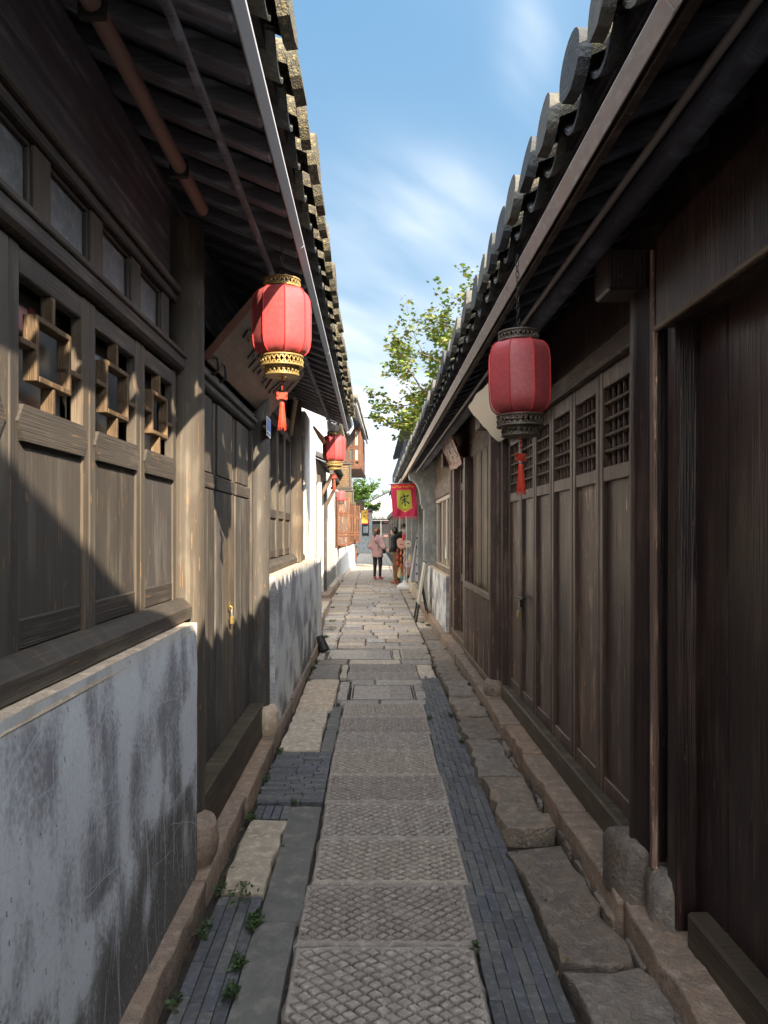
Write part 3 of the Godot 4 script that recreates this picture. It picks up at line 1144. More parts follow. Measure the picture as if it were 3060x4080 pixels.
	kr.name = "kerb"
	add_child(kr, true)
	tag(kr, "rough reddish stone kerb under the right house fronts", "", "", "structure")
	d3 = 0.9
	for l in [1.15, 0.88, 0.95, 1.0, 0.72, 0.85, 0.62, 0.8, 0.9, 1.0, 0.85, 1.1, 1.3, 1.2, 1.3]:
		lay("kerb_stone", kr, M.kerb[rng.randi() % 3], 0.962 + rng.randf_range(-0.012, 0.012), 1.24, d3, d3 + l - 0.015, 0.14 + rng.randf_range(-0.012, 0.012), 0.2, 0.014, 0.013, 0.018)
		d3 += l
	for k in 6:
		lay("kerb_stone", kr, M.beige[k % 3], 0.98, 1.6, d3 + 0.02, d3 + 1.7, 0.26, 0.3, 0.008, 0.02)
		d3 += 1.75


func brick_at(parent: Node, x0: float, x1: float, d0: float, d1: float, top: float) -> void:
	var s := Vector3(snappedf(x1 - x0, 0.001), 0.05, snappedf(d1 - d0, 0.004))
	var o := put("brick", box_mesh(s, 0.0016), M.brick[rng.randi() % 4], parent, Vector3((x0 + x1) * 0.5, top - 0.025, -(d0 + d1) * 0.5))
	o.rotation.y = rng.randf_range(-0.005, 0.005)


func cover(parent: Node, x0: float, x1: float, d0: float, d1: float) -> void:
	var c := bx("access_cover", parent, M.granite[0], x0 + 0.02, x1 - 0.02, -0.06, -0.008, -d1 + 0.02, -d0 - 0.02, 0.004)
	bx("inset_panel", c, M.granite[2], x0 + 0.035, lerpf(x0, x1, 0.62), -0.05, -0.004, -d1 + 0.035, -d0 - 0.035, 0.003)
	bx("inset_panel", c, M.granite[1], lerpf(x0, x1, 0.62) + 0.006, x1 - 0.035, -0.05, -0.004, -d1 + 0.035, -d0 - 0.035, 0.003)
	for s in [[x0, x1, -d0 - 0.008, -d0], [x0, x1, -d1, -d1 + 0.008], [x0, x0 + 0.008, -d1, -d0], [x1 - 0.008, x1, -d1, -d0]]:
		bx("metal_rim", c, M.steel, s[0], s[1], -0.05, 0.0, s[2], s[3], 0.001)


# ---------------------------------------------------------------- roofs
# the last covering tile of a row: an arched barrel (surface 0) closed by an end plate with a rounded lip (surface 1); local +Z points out over the lane
func cap_tile_mesh(sd: int) -> ArrayMesh:
	var r := RandomNumberGenerator.new()
	r.seed = sd
	var g := Geo.new()
	var rad := 0.086
	var slope := 0.42
	var th := 0.017
	var prev := []
	for j in 4:
		var z := 0.0 - j * 0.09
		var ring := []
		for o in [rad, rad - th]:
			for k in 13:
				var a := -0.25 + (PI + 0.5) * k / 12.0
				var q: float = o * (1.0 + 0.035 * sin(j * 2.6 + sd) + r.randf_range(-0.02, 0.02))
				ring.append(Vector3(cos(a) * q, sin(a) * q * 1.04 - z * slope, z))
		if j > 0:
			for k in 12:
				var am := -0.25 + (PI + 0.5) * (k + 0.5) / 12.0
				g.poly([prev[k], prev[k + 1], ring[k + 1], ring[k]], Vector3(cos(am), sin(am), 0.3))
				g.poly([prev[13 + k], prev[14 + k], ring[14 + k], ring[13 + k]], Vector3(-cos(am), -sin(am), 0))
		prev = ring
	# mortar packed into the barrel just behind the plate
	var o2 := []
	for k in 11:
		var a := PI * k / 10.0
		o2.append(Vector2(cos(a) * rad * 1.03, sin(a) * rad * 1.06))
	for q in [[-0.99, -0.03], [-0.86, -0.055], [-0.55, -0.078], [-0.1, -0.088], [0.4, -0.082], [0.78, -0.06], [0.98, -0.032]]:
		o2.append(Vector2(rad * q[0] + r.randf_range(-0.004, 0.004), q[1] + r.randf_range(-0.006, 0.006)))
	var e := Geo.new()
	e.plate(o2, Transform3D(Basis(Vector3.RIGHT, -0.12), Vector3(0, 0, 0.012)), 0.034)
	e.lathe([[0.0005, 0.019], [0.03, 0.017], [0.052, 0.006]], 10, Transform3D(Basis(Vector3.RIGHT, PI / 2 - 0.12), Vector3(0, 0.006, 0.008)))
	var m := g.mesh()
	var ar := []
	ar.resize(Mesh.ARRAY_MAX)
	ar[Mesh.ARRAY_VERTEX] = e.v
	ar[Mesh.ARRAY_NORMAL] = e.n
	ar[Mesh.ARRAY_TEX_UV] = e.t
	ar[Mesh.ARRAY_INDEX] = e.i
	m.add_surface_from_arrays(Mesh.PRIMITIVE_TRIANGLES, ar)
	return m


# the trough tile between two rows, curved like a shallow bowl, its lip out past the caps
func pan_tile_mesh(w: float) -> ArrayMesh:
	var g := Geo.new()
	var slope := 0.42
	var prev := []
	var n := 9
	for j in 3:
		var z := 0.03 - j * 0.22
		var ring := []
		for lay2 in 2:
			for k in n:
				var u := -1.0 + 2.0 * k / (n - 1)
				ring.append(Vector3(u * w * 0.5, -0.078 + u * u * 0.062 - z * slope - lay2 * 0.015, z))
		if j == 0:
			for k in n - 1:
				g.poly([ring[k], ring[k + 1], ring[n + k + 1], ring[n + k]], Vector3(0, 0, 1))
		else:
			for k in n - 1:
				g.poly([prev[k], prev[k + 1], ring[k + 1], ring[k]], Vector3(0, 1, 0.3))
				g.poly([prev[n + k], prev[n + k + 1], ring[n + k + 1], ring[n + k]], Vector3(0, -1, -0.3))
		prev = ring
	return g.mesh()


# tiled slope along z from -d0 to -d1; side -1 rises to the left, +1 to the right; (xe, ye) is where the caps end
func tiled_roof(parent: Node, side: float, xe: float, ye: float, d0: float, d1: float, pitch: float, run: float, plain_tile := false, no_pieces := false) -> MeshInstance3D:
	var slope := 0.42
	var g := Geo.new()
	# boarded deck below the tiles
	var a := Vector2(xe + side * 0.06, ye - 0.06)
	var top := Vector2(xe + side * run, ye - 0.06 + (run - 0.06) * slope)
	var pts := [a, top, top + Vector2(0, 0.05), a + Vector2(0, 0.05)]
	extrude_z(g, pts, -d1, -d0)
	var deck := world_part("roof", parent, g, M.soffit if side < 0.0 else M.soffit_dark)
	# mortar bed that closes the eave under the tiles
	var bd := Geo.new()
	extrude_z(bd, [Vector2(xe + side * 0.035, ye - 0.058), Vector2(xe + side * 0.5, ye - 0.058 + 0.465 * slope), Vector2(xe + side * 0.5, ye + 0.5 * slope + 0.01), Vector2(xe + side * 0.035, ye + 0.02)], -d1, -d0)
	world_part("tile_bed", deck, bd, M.roof)
	var face := Basis(Vector3.UP, PI / 2 if side < 0.0 else -PI / 2)
	var count := int((d1 - d0) / pitch)
	var body := Geo.new()
	for k in count:
		var d := d0 + (k + 0.5) * pitch
		var z := -d
		# rows of covering tiles, lapped course over course, back to the ridge
		var s := 0.22
		while s < run:
			var s2 := minf(s + 0.26, run)
			for q in 5:
				var a0 := PI * q / 5.0
				var a1 := PI * (q + 1) / 5.0
				var r0 := 0.078
				var r1 := 0.07
				var p := []
				for e in [[s, a0, r0], [s, a1, r0], [s2, a1, r1], [s2, a0, r1]]:
					p.append(Vector3(xe + side * e[0], ye + 0.06 * 0 + e[0] * slope + sin(e[1]) * e[2], z + cos(e[1]) * e[2]))
				body.poly(p, Vector3(-side * 0.4, sin((a0 + a1) * 0.5), cos((a0 + a1) * 0.5)))
			s = s2
		# valley between this row and the next
		body.poly([Vector3(xe + side * 0.1, ye + 0.1 * slope - 0.02, z - 0.04), Vector3(xe + side * 0.1, ye + 0.1 * slope - 0.02, z - pitch + 0.04), Vector3(xe + side * run, ye + run * slope - 0.02, z - pitch + 0.04), Vector3(xe + side * run, ye + run * slope - 0.02, z - 0.04)], Vector3.UP)
		if no_pieces:
			continue
		var me: Mesh = M.cap_meshes[rng.randi() % 6]
		var tilt := Basis.from_euler(Vector3(rng.randf_range(-0.06, 0.06), rng.randf_range(-0.05, 0.05), rng.randf_range(-0.08, 0.08)))
		var c := put("tile", me, null, deck)
		c.set_surface_override_material(0, M.tile[rng.randi() % 3] if plain_tile else M.tile_lichen[rng.randi() % 3])
		c.set_surface_override_material(1, M.tile_lichen[rng.randi() % 3] if side < 0.0 and not plain_tile else M.tile_plate[rng.randi() % 3])
		c.transform = Transform3D(face * tilt, Vector3(xe - side * rng.randf_range(0.014, 0.034), ye + rng.randf_range(-0.006, 0.008), z + rng.randf_range(-0.01, 0.01)))
		var b := put("tile", M.pan_mesh, M.tile[rng.randi() % 3], deck)
		b.transform = Transform3D(face, Vector3(xe + side * 0.035, ye + 0.012 + rng.randf_range(-0.004, 0.004), z - pitch * 0.5))
	var st := world_part("roof_tiles", deck, body, M.roof)
	tag(st, "", "", "", "stuff")
	return deck


func extrude_z(g: Geo, pts: Array, za: float, zb: float) -> void:
	var c := Vector2.ZERO
	for p in pts:
		c += p / pts.size()
	for k in pts.size():
		var p: Vector2 = pts[k]
		var q: Vector2 = pts[(k + 1) % pts.size()]
		var o := (p + q) * 0.5 - c
		var e := q - p
		var nn := Vector2(e.y, -e.x)
		if nn.dot(o) < 0.0:
			nn = -nn
		g.poly([Vector3(p.x, p.y, za), Vector3(q.x, q.y, za), Vector3(q.x, q.y, zb), Vector3(p.x, p.y, zb)], Vector3(nn.x, nn.y, 0))
	for z in [za, zb]:
		var f := []
		for p in pts:
			f.append(Vector3(p.x, p.y, z))
		g.poly(f, Vector3(0, 0, -1.0 if z == minf(za, zb) else 1.0))


func rafters(parent: Node, side: float, xe: float, ye: float, d0: float, d1: float, step: float, run: float) -> void:
	var n := int((d1 - d0) / step)
	var ln := run * sqrt(1.0 + 0.42 * 0.42)
	var b := Basis(Vector3(side, 0.42, 0).normalized(), Vector3(-0.42 * side, 1, 0).normalized(), Vector3(0, 0, side))
	for k in n:
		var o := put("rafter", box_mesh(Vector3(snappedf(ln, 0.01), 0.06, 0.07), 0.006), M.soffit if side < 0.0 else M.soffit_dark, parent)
		o.transform = where(parent).affine_inverse() * Transform3D(b, Vector3(xe + side * (0.08 + run * 0.5), ye - 0.093 + run * 0.5 * 0.42, -(d0 + (k + 0.5) * step)))


# ---------------------------------------------------------------- the left house
func left_leaf(parent: Node, d0: float, d1: float, lattice: bool, called: String) -> void:
	var z0 := -d0
	var z1 := -d1
	var leaf := bx(called, parent, pick(M.left_wood), -0.905, -0.869, 1.26, 1.78, z1 + 0.05, z0 - 0.05, 0.003)
	for s in [[z0, z0 - 0.055], [z1 + 0.055, z1]]:
		bx("stile", leaf, pick(M.left_wood), -0.90, -0.862, 1.255, 2.255, s[1] + 0.002, s[0] - 0.002, 0.004)
	bx("top_rail", leaf, pick(M.left_beam), -0.90, -0.864, 2.185, 2.25, z1 + 0.056, z0 - 0.056, 0.004)
	bx("bottom_rail", leaf, pick(M.left_beam), -0.90, -0.864, 1.257, 1.34, z1 + 0.056, z0 - 0.056, 0.008)
	hex_rail(leaf, z0 - 0.03, z1 + 0.03, 1.775, 1.865)
	if lattice:
		var wa := z0 - 0.062
		var wb := z1 + 0.062
		var m := -1.0
		var mat: Material = pick(M.lattice)
		var wl := wb - wa
		var r0 := wa + wl * 0.22
		var r1 := wa + wl * 0.76
		var x0 := -0.895
		var x1 := -0.858
		var ya := 1.945
		var yb := 2.10
		var t := 0.008
		for s in [[r0 - t, r0 + t, ya - t, yb + t], [r1 - t, r1 + t, ya - t, yb + t]]:
			bx("lattice_bar", leaf, mat, x0, x1, s[2], s[3], minf(s[0], s[1]), maxf(s[0], s[1]), 0.002)
		for y in [ya, yb]:
			bx("lattice_bar", leaf, mat, x0, x1 + 0.001, y - t, y + t, r1 + t, r0 - t, 0.002)
		var mid := (r0 + r1) * 0.5
		bx("lattice_bar", leaf, mat, x0, x1 - 0.002, yb + t, 2.183, mid - t, mid + t, 0.002)
		bx("lattice_bar", leaf, mat, x0, x1 - 0.002, 1.867, ya - t, mid - t, mid + t, 0.002)
		bx("lattice_bar", leaf, mat, x0, x1 - 0.002, 2.015, 2.031, r0 - t, wa, 0.002)
		bx("lattice_bar", leaf, mat, x0, x1 - 0.002, 2.0, 2.016, wb, r1 + t, 0.002)
		bx("pane", leaf, M.glass_dusty, -0.945, -0.93, 1.865, 2.187, wb - 0.01, wa + 0.01, 0.001)
	else:
		# upper board
		bx("board", leaf, pick(M.left_wood), -0.905, -0.884, 1.866, 2.184, z1 + 0.056, z0 - 0.056, 0.003)


# a rail with pointed ends, proud of the leaf
func hex_rail(leaf: Node, za: float, zb: float, y0: float, y1: float) -> void:
	var g := Geo.new()
	var m := (y0 + y1) * 0.5
	g.plate([Vector2(za, m), Vector2(za - 0.03, y1), Vector2(zb + 0.03, y1), Vector2(zb, m), Vector2(zb + 0.03, y0), Vector2(za - 0.03, y0)], Transform3D(Basis(Vector3(0, 0, 1), Vector3.UP, Vector3(-1, 0, 0)), Vector3(-0.879, 0, 0)), 0.05)
	world_part("rail", leaf, g, pick(M.left_beam))


func dado(parent: Node, x: float, xb: float, side: float, d0: float, d1: float, y1: float, mat: Material, ulen: float) -> void:
	# front sheet and end with their own stain map, a rounded mortar top
	var g := Geo.new()
	var n := 14
	for k in n:
		var a := d0 + (d1 - d0) * k / n
		var b := d0 + (d1 - d0) * (k + 1) / n
		for j in 6:
			var p := []
			var uv := []
			for e in [[a, j], [b, j], [b, j + 1], [a, j + 1]]:
				var yy: float = y1 * e[1] / 6.0
				var dx := wob.get_noise_2d(e[0] * 2.3, yy * 3.0) * 0.008
				if e[1] == 6:
					dx -= 0.006
				p.append(Vector3(x - side * dx, yy, -e[0]))
				uv.append(Vector2((e[0] - (d1 - ulen)) / ulen, 1.0 - yy / y1))
			g.poly(p, Vector3(-side, 0, 0), uv)
	var w := absf(xb - x)
	for d in [d0, d1]:
		var p := []
		var uv := []
		for e in [[x, 0.0], [xb, 0.0], [xb, y1], [x, y1]]:
			p.append(Vector3(e[0], e[1], -d))
			uv.append(Vector2(0.3 + absf(e[0] - x) / ulen, 1.0 - e[1] / y1))
		g.poly(p, Vector3(0, 0, 1.0 if d == d0 else -1.0), uv)
	var wall := world_part("dado_wall", parent, g, mat)
	var t := Geo.new()
	n = 26
	for k in n:
		var a := d0 + (d1 - d0) * k / n
		var b := d0 + (d1 - d0) * (k + 1) / n
		var p := []
		for e in [a, b]:
			p.append(Vector3(x - side * (wob.get_noise_2d(e * 13.0, 3.0) * 0.012 - 0.012), y1 + wob.get_noise_2d(e * 9.0, 8.0) * 0.006, -e))
		t.poly([p[0], p[1], Vector3(xb, y1 + 0.006, -b), Vector3(xb, y1 + 0.006, -a)], Vector3.UP)
		t.poly([p[0], p[1], Vector3(x + side * 0.004, y1 - 0.03, -b), Vector3(x + side * 0.004, y1 - 0.03, -a)], Vector3(-side, 0.6, 0))
	world_part("mortar_top", wall, t, M.dado_top)


func post(parent: Node, x: float, d: float, r: float, y0: float, y1: float, mat: Material) -> MeshInstance3D:
	var g := Geo.new()
	var pr := []
	for k in 8:
		var y := lerpf(y0, y1, k / 7.0)
		pr.append([r * (1.0 - 0.05 * k / 7.0) + wob.get_noise_2d(y * 3.0, d * 5.0) * 0.003, y])
	g.lathe(pr, 18, Transform3D(Basis(), Vector3(x, 0, -d)))
	return world_part("post", parent, g, mat)


func stone_foot(parent: Node, x: float, d: float, r: float, y0: float, h: float, mat: Material) -> void:
	var g := Geo.new()
	g.lathe([[r * 0.78, y0], [r * 0.98, y0 + h * 0.25], [r * 1.05, y0 + h * 0.5], [r * 0.98, y0 + h * 0.8], [r * 0.86, y0 + h], [0.001, y0 + h]], 16, Transform3D(Basis(), Vector3(x, 0, -d)))
	world_part("stone_foot", parent, g, mat)


func gutter(parent: Node, xa: float, xb: float, y: float, h: float, d0: float, d1: float, mat: Material, side: float) -> void:
	var g := Geo.new()
	# open trough: sole and two walls
	var t := 0.004
	extrude_z(g, [Vector2(xa, y), Vector2(xb, y), Vector2(xb, y + t), Vector2(xa, y + t)], -d1, -d0)
	extrude_z(g, [Vector2(xa, y + t), Vector2(xa + t, y + t), Vector2(xa + t - side * 0.004, y + h), Vector2(xa - side * 0.004, y + h)], -d1, -d0)
	extrude_z(g, [Vector2(xb - t, y + t), Vector2(xb, y + t), Vector2(xb, y + h), Vector2(xb - t, y + h)], -d1, -d0)
	var o := world_part("gutter", parent, g, mat)
	var d := d0 + 0.7
	while d < d1:
		bx("gutter_bracket", o, mat, xa - 0.004, xb + 0.004, y - 0.004, y - 0.001, -d - 0.012, -d + 0.012, 0.0005)
		d += 1.1


# folded sheet: sloping sole, front lip, and a back wall; given by its outline across the lane
func sheet_gutter(parent: Node, o: Array, d0: float, d1: float, mat: Material) -> void:
	var g := Geo.new()
	extrude_z(g, [o[0], o[1], o[4], o[5]], -d1, -d0)
	extrude_z(g, [o[1], o[2], o[3], o[4]], -d1, -d0)
	var t: float = signf(o[0].x - o[1].x) * 0.004
	extrude_z(g, [o[0], Vector2(o[0].x, o[2].y + 0.03), Vector2(o[0].x + t, o[2].y + 0.03), Vector2(o[0].x + t, o[0].y)], -d1, -d0)
	var u := world_part("gutter", parent, g, mat)
	var d := d0 + 1.9
	while d < d1:
		var b := Geo.new()
		var nn := Vector2(o[1].y - o[0].y, o[0].x - o[1].x).normalized() * 0.0015
		if nn.y > 0.0:
			nn = -nn
		extrude_z(b, [o[0] + nn * 2.0, o[1] + nn * 2.0, o[1] + nn, o[0] + nn], -d - 0.006, -d + 0.006)
		world_part("gutter_seam", u, b, mat)
		d += 1.9


func left_house() -> void:
	M.cap_meshes = []
	for k in 6:
		M.cap_meshes.append(cap_tile_mesh(40 + k))
	M.pan_mesh = pan_tile_mesh(0.225)
	var h := thing("timber_house", "dark weathered timber shophouse on the left with lattice doors above a stained plaster dado", "house", Vector3(-0.9, 0, -4))
	bx("house_core", h, M.dark, -5.2, -0.975, 0.0, 2.72, -9.7, 3.4, 0.0)
	# upper wall closing the gap to the roof
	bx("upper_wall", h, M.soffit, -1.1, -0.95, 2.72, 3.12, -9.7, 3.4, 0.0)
	var roof := tiled_roof(h, -1.0, -0.27, 2.985, -3.3, 9.6, 0.277, 4.9)
	# far slope behind the ridge, so that the house is closed to the sun
	var bk := Geo.new()
	extrude_z(bk, [Vector2(-5.15, 2.6), Vector2(-5.10, 2.6), Vector2(-5.10, 4.95), Vector2(-5.15, 4.95)], -9.6, 3.3)
	world_part("back_wall", h, bk, M.plaster_grey)
	for z in [-9.58, 3.25]:
		var gb := Geo.new()
		extrude_z(gb, [Vector2(-5.1, 2.7), Vector2(-0.98, 2.7), Vector2(-0.98, 3.13), Vector2(-5.1, 4.86)], z - 0.06, z + 0.02)
		world_part("gable_wall", h, gb, M.plaster_grey)
	rafters(roof, -1.0, -0.27, 2.985, -1.2, 9.5, 0.235, 0.72)
	sheet_gutter(h, [Vector2(-0.314, 2.735), Vector2(-0.290, 2.759), Vector2(-0.290, 2.772), Vector2(-0.293, 2.772), Vector2(-0.293, 2.763), Vector2(-0.314, 2.740)], -2.5, 9.05, M.gutter)
	var gp := Geo.new()
	gp.tube([Vector3(-0.306, 2.75, -9.05), Vector3(-0.29, 2.74, -9.2), Vector3(-0.25, 2.84, -9.4), Vector3(-0.26, 3.0, -9.5)], [0.018], 8)
	world_part("spout", h, gp, M.gutter)
	bx("eave_board", h, M.left_beam[0], -0.36, -0.335, 2.875, 2.925, -9.5, 2.5, 0.004)
	var pu := Geo.new()
	pu.tube([Vector3(-0.50, 2.835, 2.5), Vector3(-0.50, 2.835, -9.4)], [0.014], 8)
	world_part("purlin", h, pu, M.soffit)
	var po := Geo.new()
	po.tube([Vector3(-0.70, 2.87, 0.5), Vector3(-0.70, 2.87, -1.8), Vector3(-0.695, 2.868, -3.1)], [0.026], 10)
	world_part("conduit", h, po, plain(Color(0.34, 0.22, 0.19), 0.6))
	for d in [1.9, 2.75]:
		bx("conduit_clip", h, M.iron, -0.735, -0.668, 2.835, 2.90, -d - 0.012, -d + 0.012, 0.002)
	# bay of lattice leaves on a plaster dado
	dado(h, -0.75, -0.98, -1.0, -3.0, 3.24, 1.165, M.dado, 2.05)
	var sill := Geo.new()
	extrude_z(sill, [Vector2(-0.80, 1.172), Vector2(-0.80, 1.222), Vector2(-0.835, 1.258), Vector2(-0.96, 1.262), Vector2(-0.96, 1.172)], -3.36, 2.5)
	world_part("sill_beam", h, sill, M.left_beam[1])
	for k in 8:
		left_leaf(h, -0.75 + k * 0.51 - 0.0, -0.75 + (k + 1) * 0.51, true, "door_leaf")
	var red := plain(Color(0.35, 0.05, 0.05), 0.6)
	for s in [[2.05, 2.085, 2.09, 2.16], [1.955, 1.985, 2.0, 2.075]]:
		bx("paper_strip", h, red, -0.929, -0.927, s[2], s[3], -s[1], -s[0], 0.0005)
	bx("lintel_beam", h, M.left_beam[0], -0.96, -0.828, 2.262, 2.345, -3.36, 2.5, 0.012)
	bx("bead", h, M.left_beam[1], -0.83, -0.818, 2.315, 2.335, -3.36, 2.5, 0.004)
	# transom lights
	bx("transom_rail", h, M.left_beam[0], -0.955, -0.865, 2.562, 2.66, -3.36, 2.5, 0.006)
	bx("bead", h, M.left_beam[1], -0.868, -0.845, 2.60, 2.635, -3.36, 2.5, 0.006)
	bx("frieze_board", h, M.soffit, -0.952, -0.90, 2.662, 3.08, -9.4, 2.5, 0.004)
	for k in 10:
		var p0 := -0.378 + k * 0.40
		bx("mullion", h, pick(M.left_wood), -0.95, -0.876, 2.347, 2.56, -p0 - 0.05, -p0 + 0.05, 0.006)
		if k == 9:
			continue
		var w := bx("pane", h, M.frost, -0.925, -0.903, 2.345, 2.562, -p0 - 0.352, -p0 - 0.046, 0.001)
		var fr := [[2.347, 2.358, 0.051, 0.349], [2.549, 2.56, 0.051, 0.349]]
		for f in fr:
			bx("moulding", w, M.left_beam[1], -0.903, -0.888, f[0], f[1], -p0 - f[3], -p0 - f[2], 0.003)
		for f in [[0.0515, 0.062], [0.338, 0.3485]]:
			bx("moulding", w, M.left_wood[1], -0.903, -0.889, 2.359, 2.548, -p0 - f[1], -p0 - f[0], 0.003)
	post(h, -0.862, 3.46, 0.098, 0.25, 2.95, M.left_wood[2])
	stone_foot(h, -0.80, 3.36, 0.115, 0.09, 0.2, M.kerb[0])
	# plank door bay
	bx("door_backing", h, M.dark, -0.972, -0.94, 0.1, 2.4, -5.42, -3.55, 0.0)
	bx("lintel_beam", h, M.left_beam[0], -0.96, -0.845, 2.285, 2.40, -5.44, -3.56, 0.01)
	bx("bead", h, M.left_beam[1], -0.846, -0.825, 2.33, 2.36, -5.44, -3.56, 0.004)
	bx("threshold", h, M.grey_beam[1], -0.92, -0.785, 0.09, 0.315, -5.44, -3.2, 0.008)
	bx("threshold_cap", h, M.grey_beam[0], -0.93, -0.778, 0.316, 0.335, -5.44, -3.2, 0.004)
	for k in 3:
		var a := 3.60 + k * 0.60
		var leaf := bx("door_leaf", h, pick(M.left_wood), -0.93, -0.885, 0.33, 2.28, -a - 0.58, -a - 0.01, 0.004)
		for q in 3:
			bx("plank", leaf, pick(M.left_wood), -0.885, -0.871, 0.335, 1.78, -a - 0.02 - (q + 1) * 0.186, -a - 0.022 - q * 0.186, 0.003)
		for q in 2:
			bx("plank", leaf, pick(M.left_wood), -0.885, -0.872, 1.87, 2.27, -a - 0.07 - (q + 1) * 0.22, -a - 0.074 - q * 0.22, 0.003)
		bx("rail", leaf, pick(M.left_beam), -0.885, -0.865, 1.785, 1.862, -a - 0.56, -a - 0.03, 0.004)
	bx("door_jamb", h, M.left_wood[1], -0.95, -0.86, 0.3, 2.285, -5.50, -5.41, 0.005)
	post(h, -0.845, 5.56, 0.092, 0.27, 2.95, M.left_wood[0])
	stone_foot(h, -0.79, 5.50, 0.11, 0.09, 0.2, M.beige[2])
	# second dado with tall shuttered windows above
	dado(h, -0.722, -0.98, -1.0, 5.62, 9.72, 1.225, M.dado_white, 4.1)
	var s2 := Geo.new()
	extrude_z(s2, [Vector2(-0.795, 1.232), Vector2(-0.795, 1.28), Vector2(-0.83, 1.32), Vector2(-0.96, 1.325), Vector2(-0.96, 1.232)], -8.95, -5.66)
	world_part("sill_beam", h, s2, M.left_beam[2])
	for k in 5:
		var a := 5.70 + k * 0.555
		if k == 4:
			a = 8.24
		var leaf := bx("window_leaf", h, pick(M.left_wood), -0.90, -0.868, 1.33, 1.68, -a - 0.5, -a - 0.06, 0.003)
		for s in [a + 0.004, a + 0.48]:
			bx("stile", leaf, pick(M.left_wood), -0.92, -0.852, 1.328, 2.56, -s - 0.07, -s, 0.004)
		hex_rail(leaf, -a - 0.03, -a - 0.525, 1.675, 1.745)
		bx("bottom_rail", leaf, pick(M.left_beam), -0.895, -0.861, 1.33, 1.40, -a - 0.478, -a - 0.076, 0.006)
		var pn := bx("pane", leaf, M.window_glass, -0.95, -0.94, 1.745, 2.55, -a - 0.48, -a - 0.074, 0.001)
		bx("glazing_bar", pn, M.left_wood[1], -0.94, -0.925, 2.10, 2.125, -a - 0.478, -a - 0.076, 0.002)
		bx("top_rail", leaf, pick(M.left_beam), -0.92, -0.855, 2.48, 2.56, -a - 0.478, -a - 0.076, 0.004)
	bx("lintel_beam", h, M.left_beam[0], -0.96, -0.83, 2.565, 2.68, -9.0, -5.65, 0.01)
	post(h, -0.85, 8.07, 0.10, 1.235, 2.95, M.left_wood[4])
	bx("door_jamb", h, M.left_wood[2], -0.95, -0.82, 1.235, 2.68, -9.02, -8.86, 0.006)
	bx("plaster_pier", h, M.plaster, -0.975, -0.80, 1.225, 3.0, -9.7, -9.06, 0.01)
	var dp := Geo.new()
	dp.tube([Vector3(-0.70, 2.2, -9.86), Vector3(-0.70, 0.14, -9.86)], [0.038], 10)
	dp.tube([Vector3(-0.70, 1.28, -9.86), Vector3(-0.70, 1.24, -9.86)], [0.043], 10)
	dp.tube([Vector3(-0.70, 0.62, -9.86), Vector3(-0.70, 0.58, -9.86)], [0.043], 10)
	world_part("downpipe", h, dp, M.pvc)
	var bt := Geo.new()
	bt.tube([Vector3(-0.69, 0.2, -9.86), Vector3(-0.62, 0.02, -9.8)], [0.05, 0.075], 10)
	world_part("drain_shoe", h, bt, M.iron)
	# ends of a bamboo strut and a bracket under the eave
	var ba := Geo.new()
	ba.tube([Vector3(-0.62, 2.62, -6.1), Vector3(-0.78, 2.48, -7.2)], [0.02, 0.022], 8)
	world_part("strut", h, ba, M.tan_wood[1])
	var bb := Geo.new()
	bb.tube([Vector3(-0.62, 2.66, -8.0), Vector3(-0.57, 2.60, -8.4), Vector3(-0.52, 2.52, -8.9)], [0.012, 0.03, 0.012], 8)
	world_part("strut", h, bb, M.tan_wood[1])


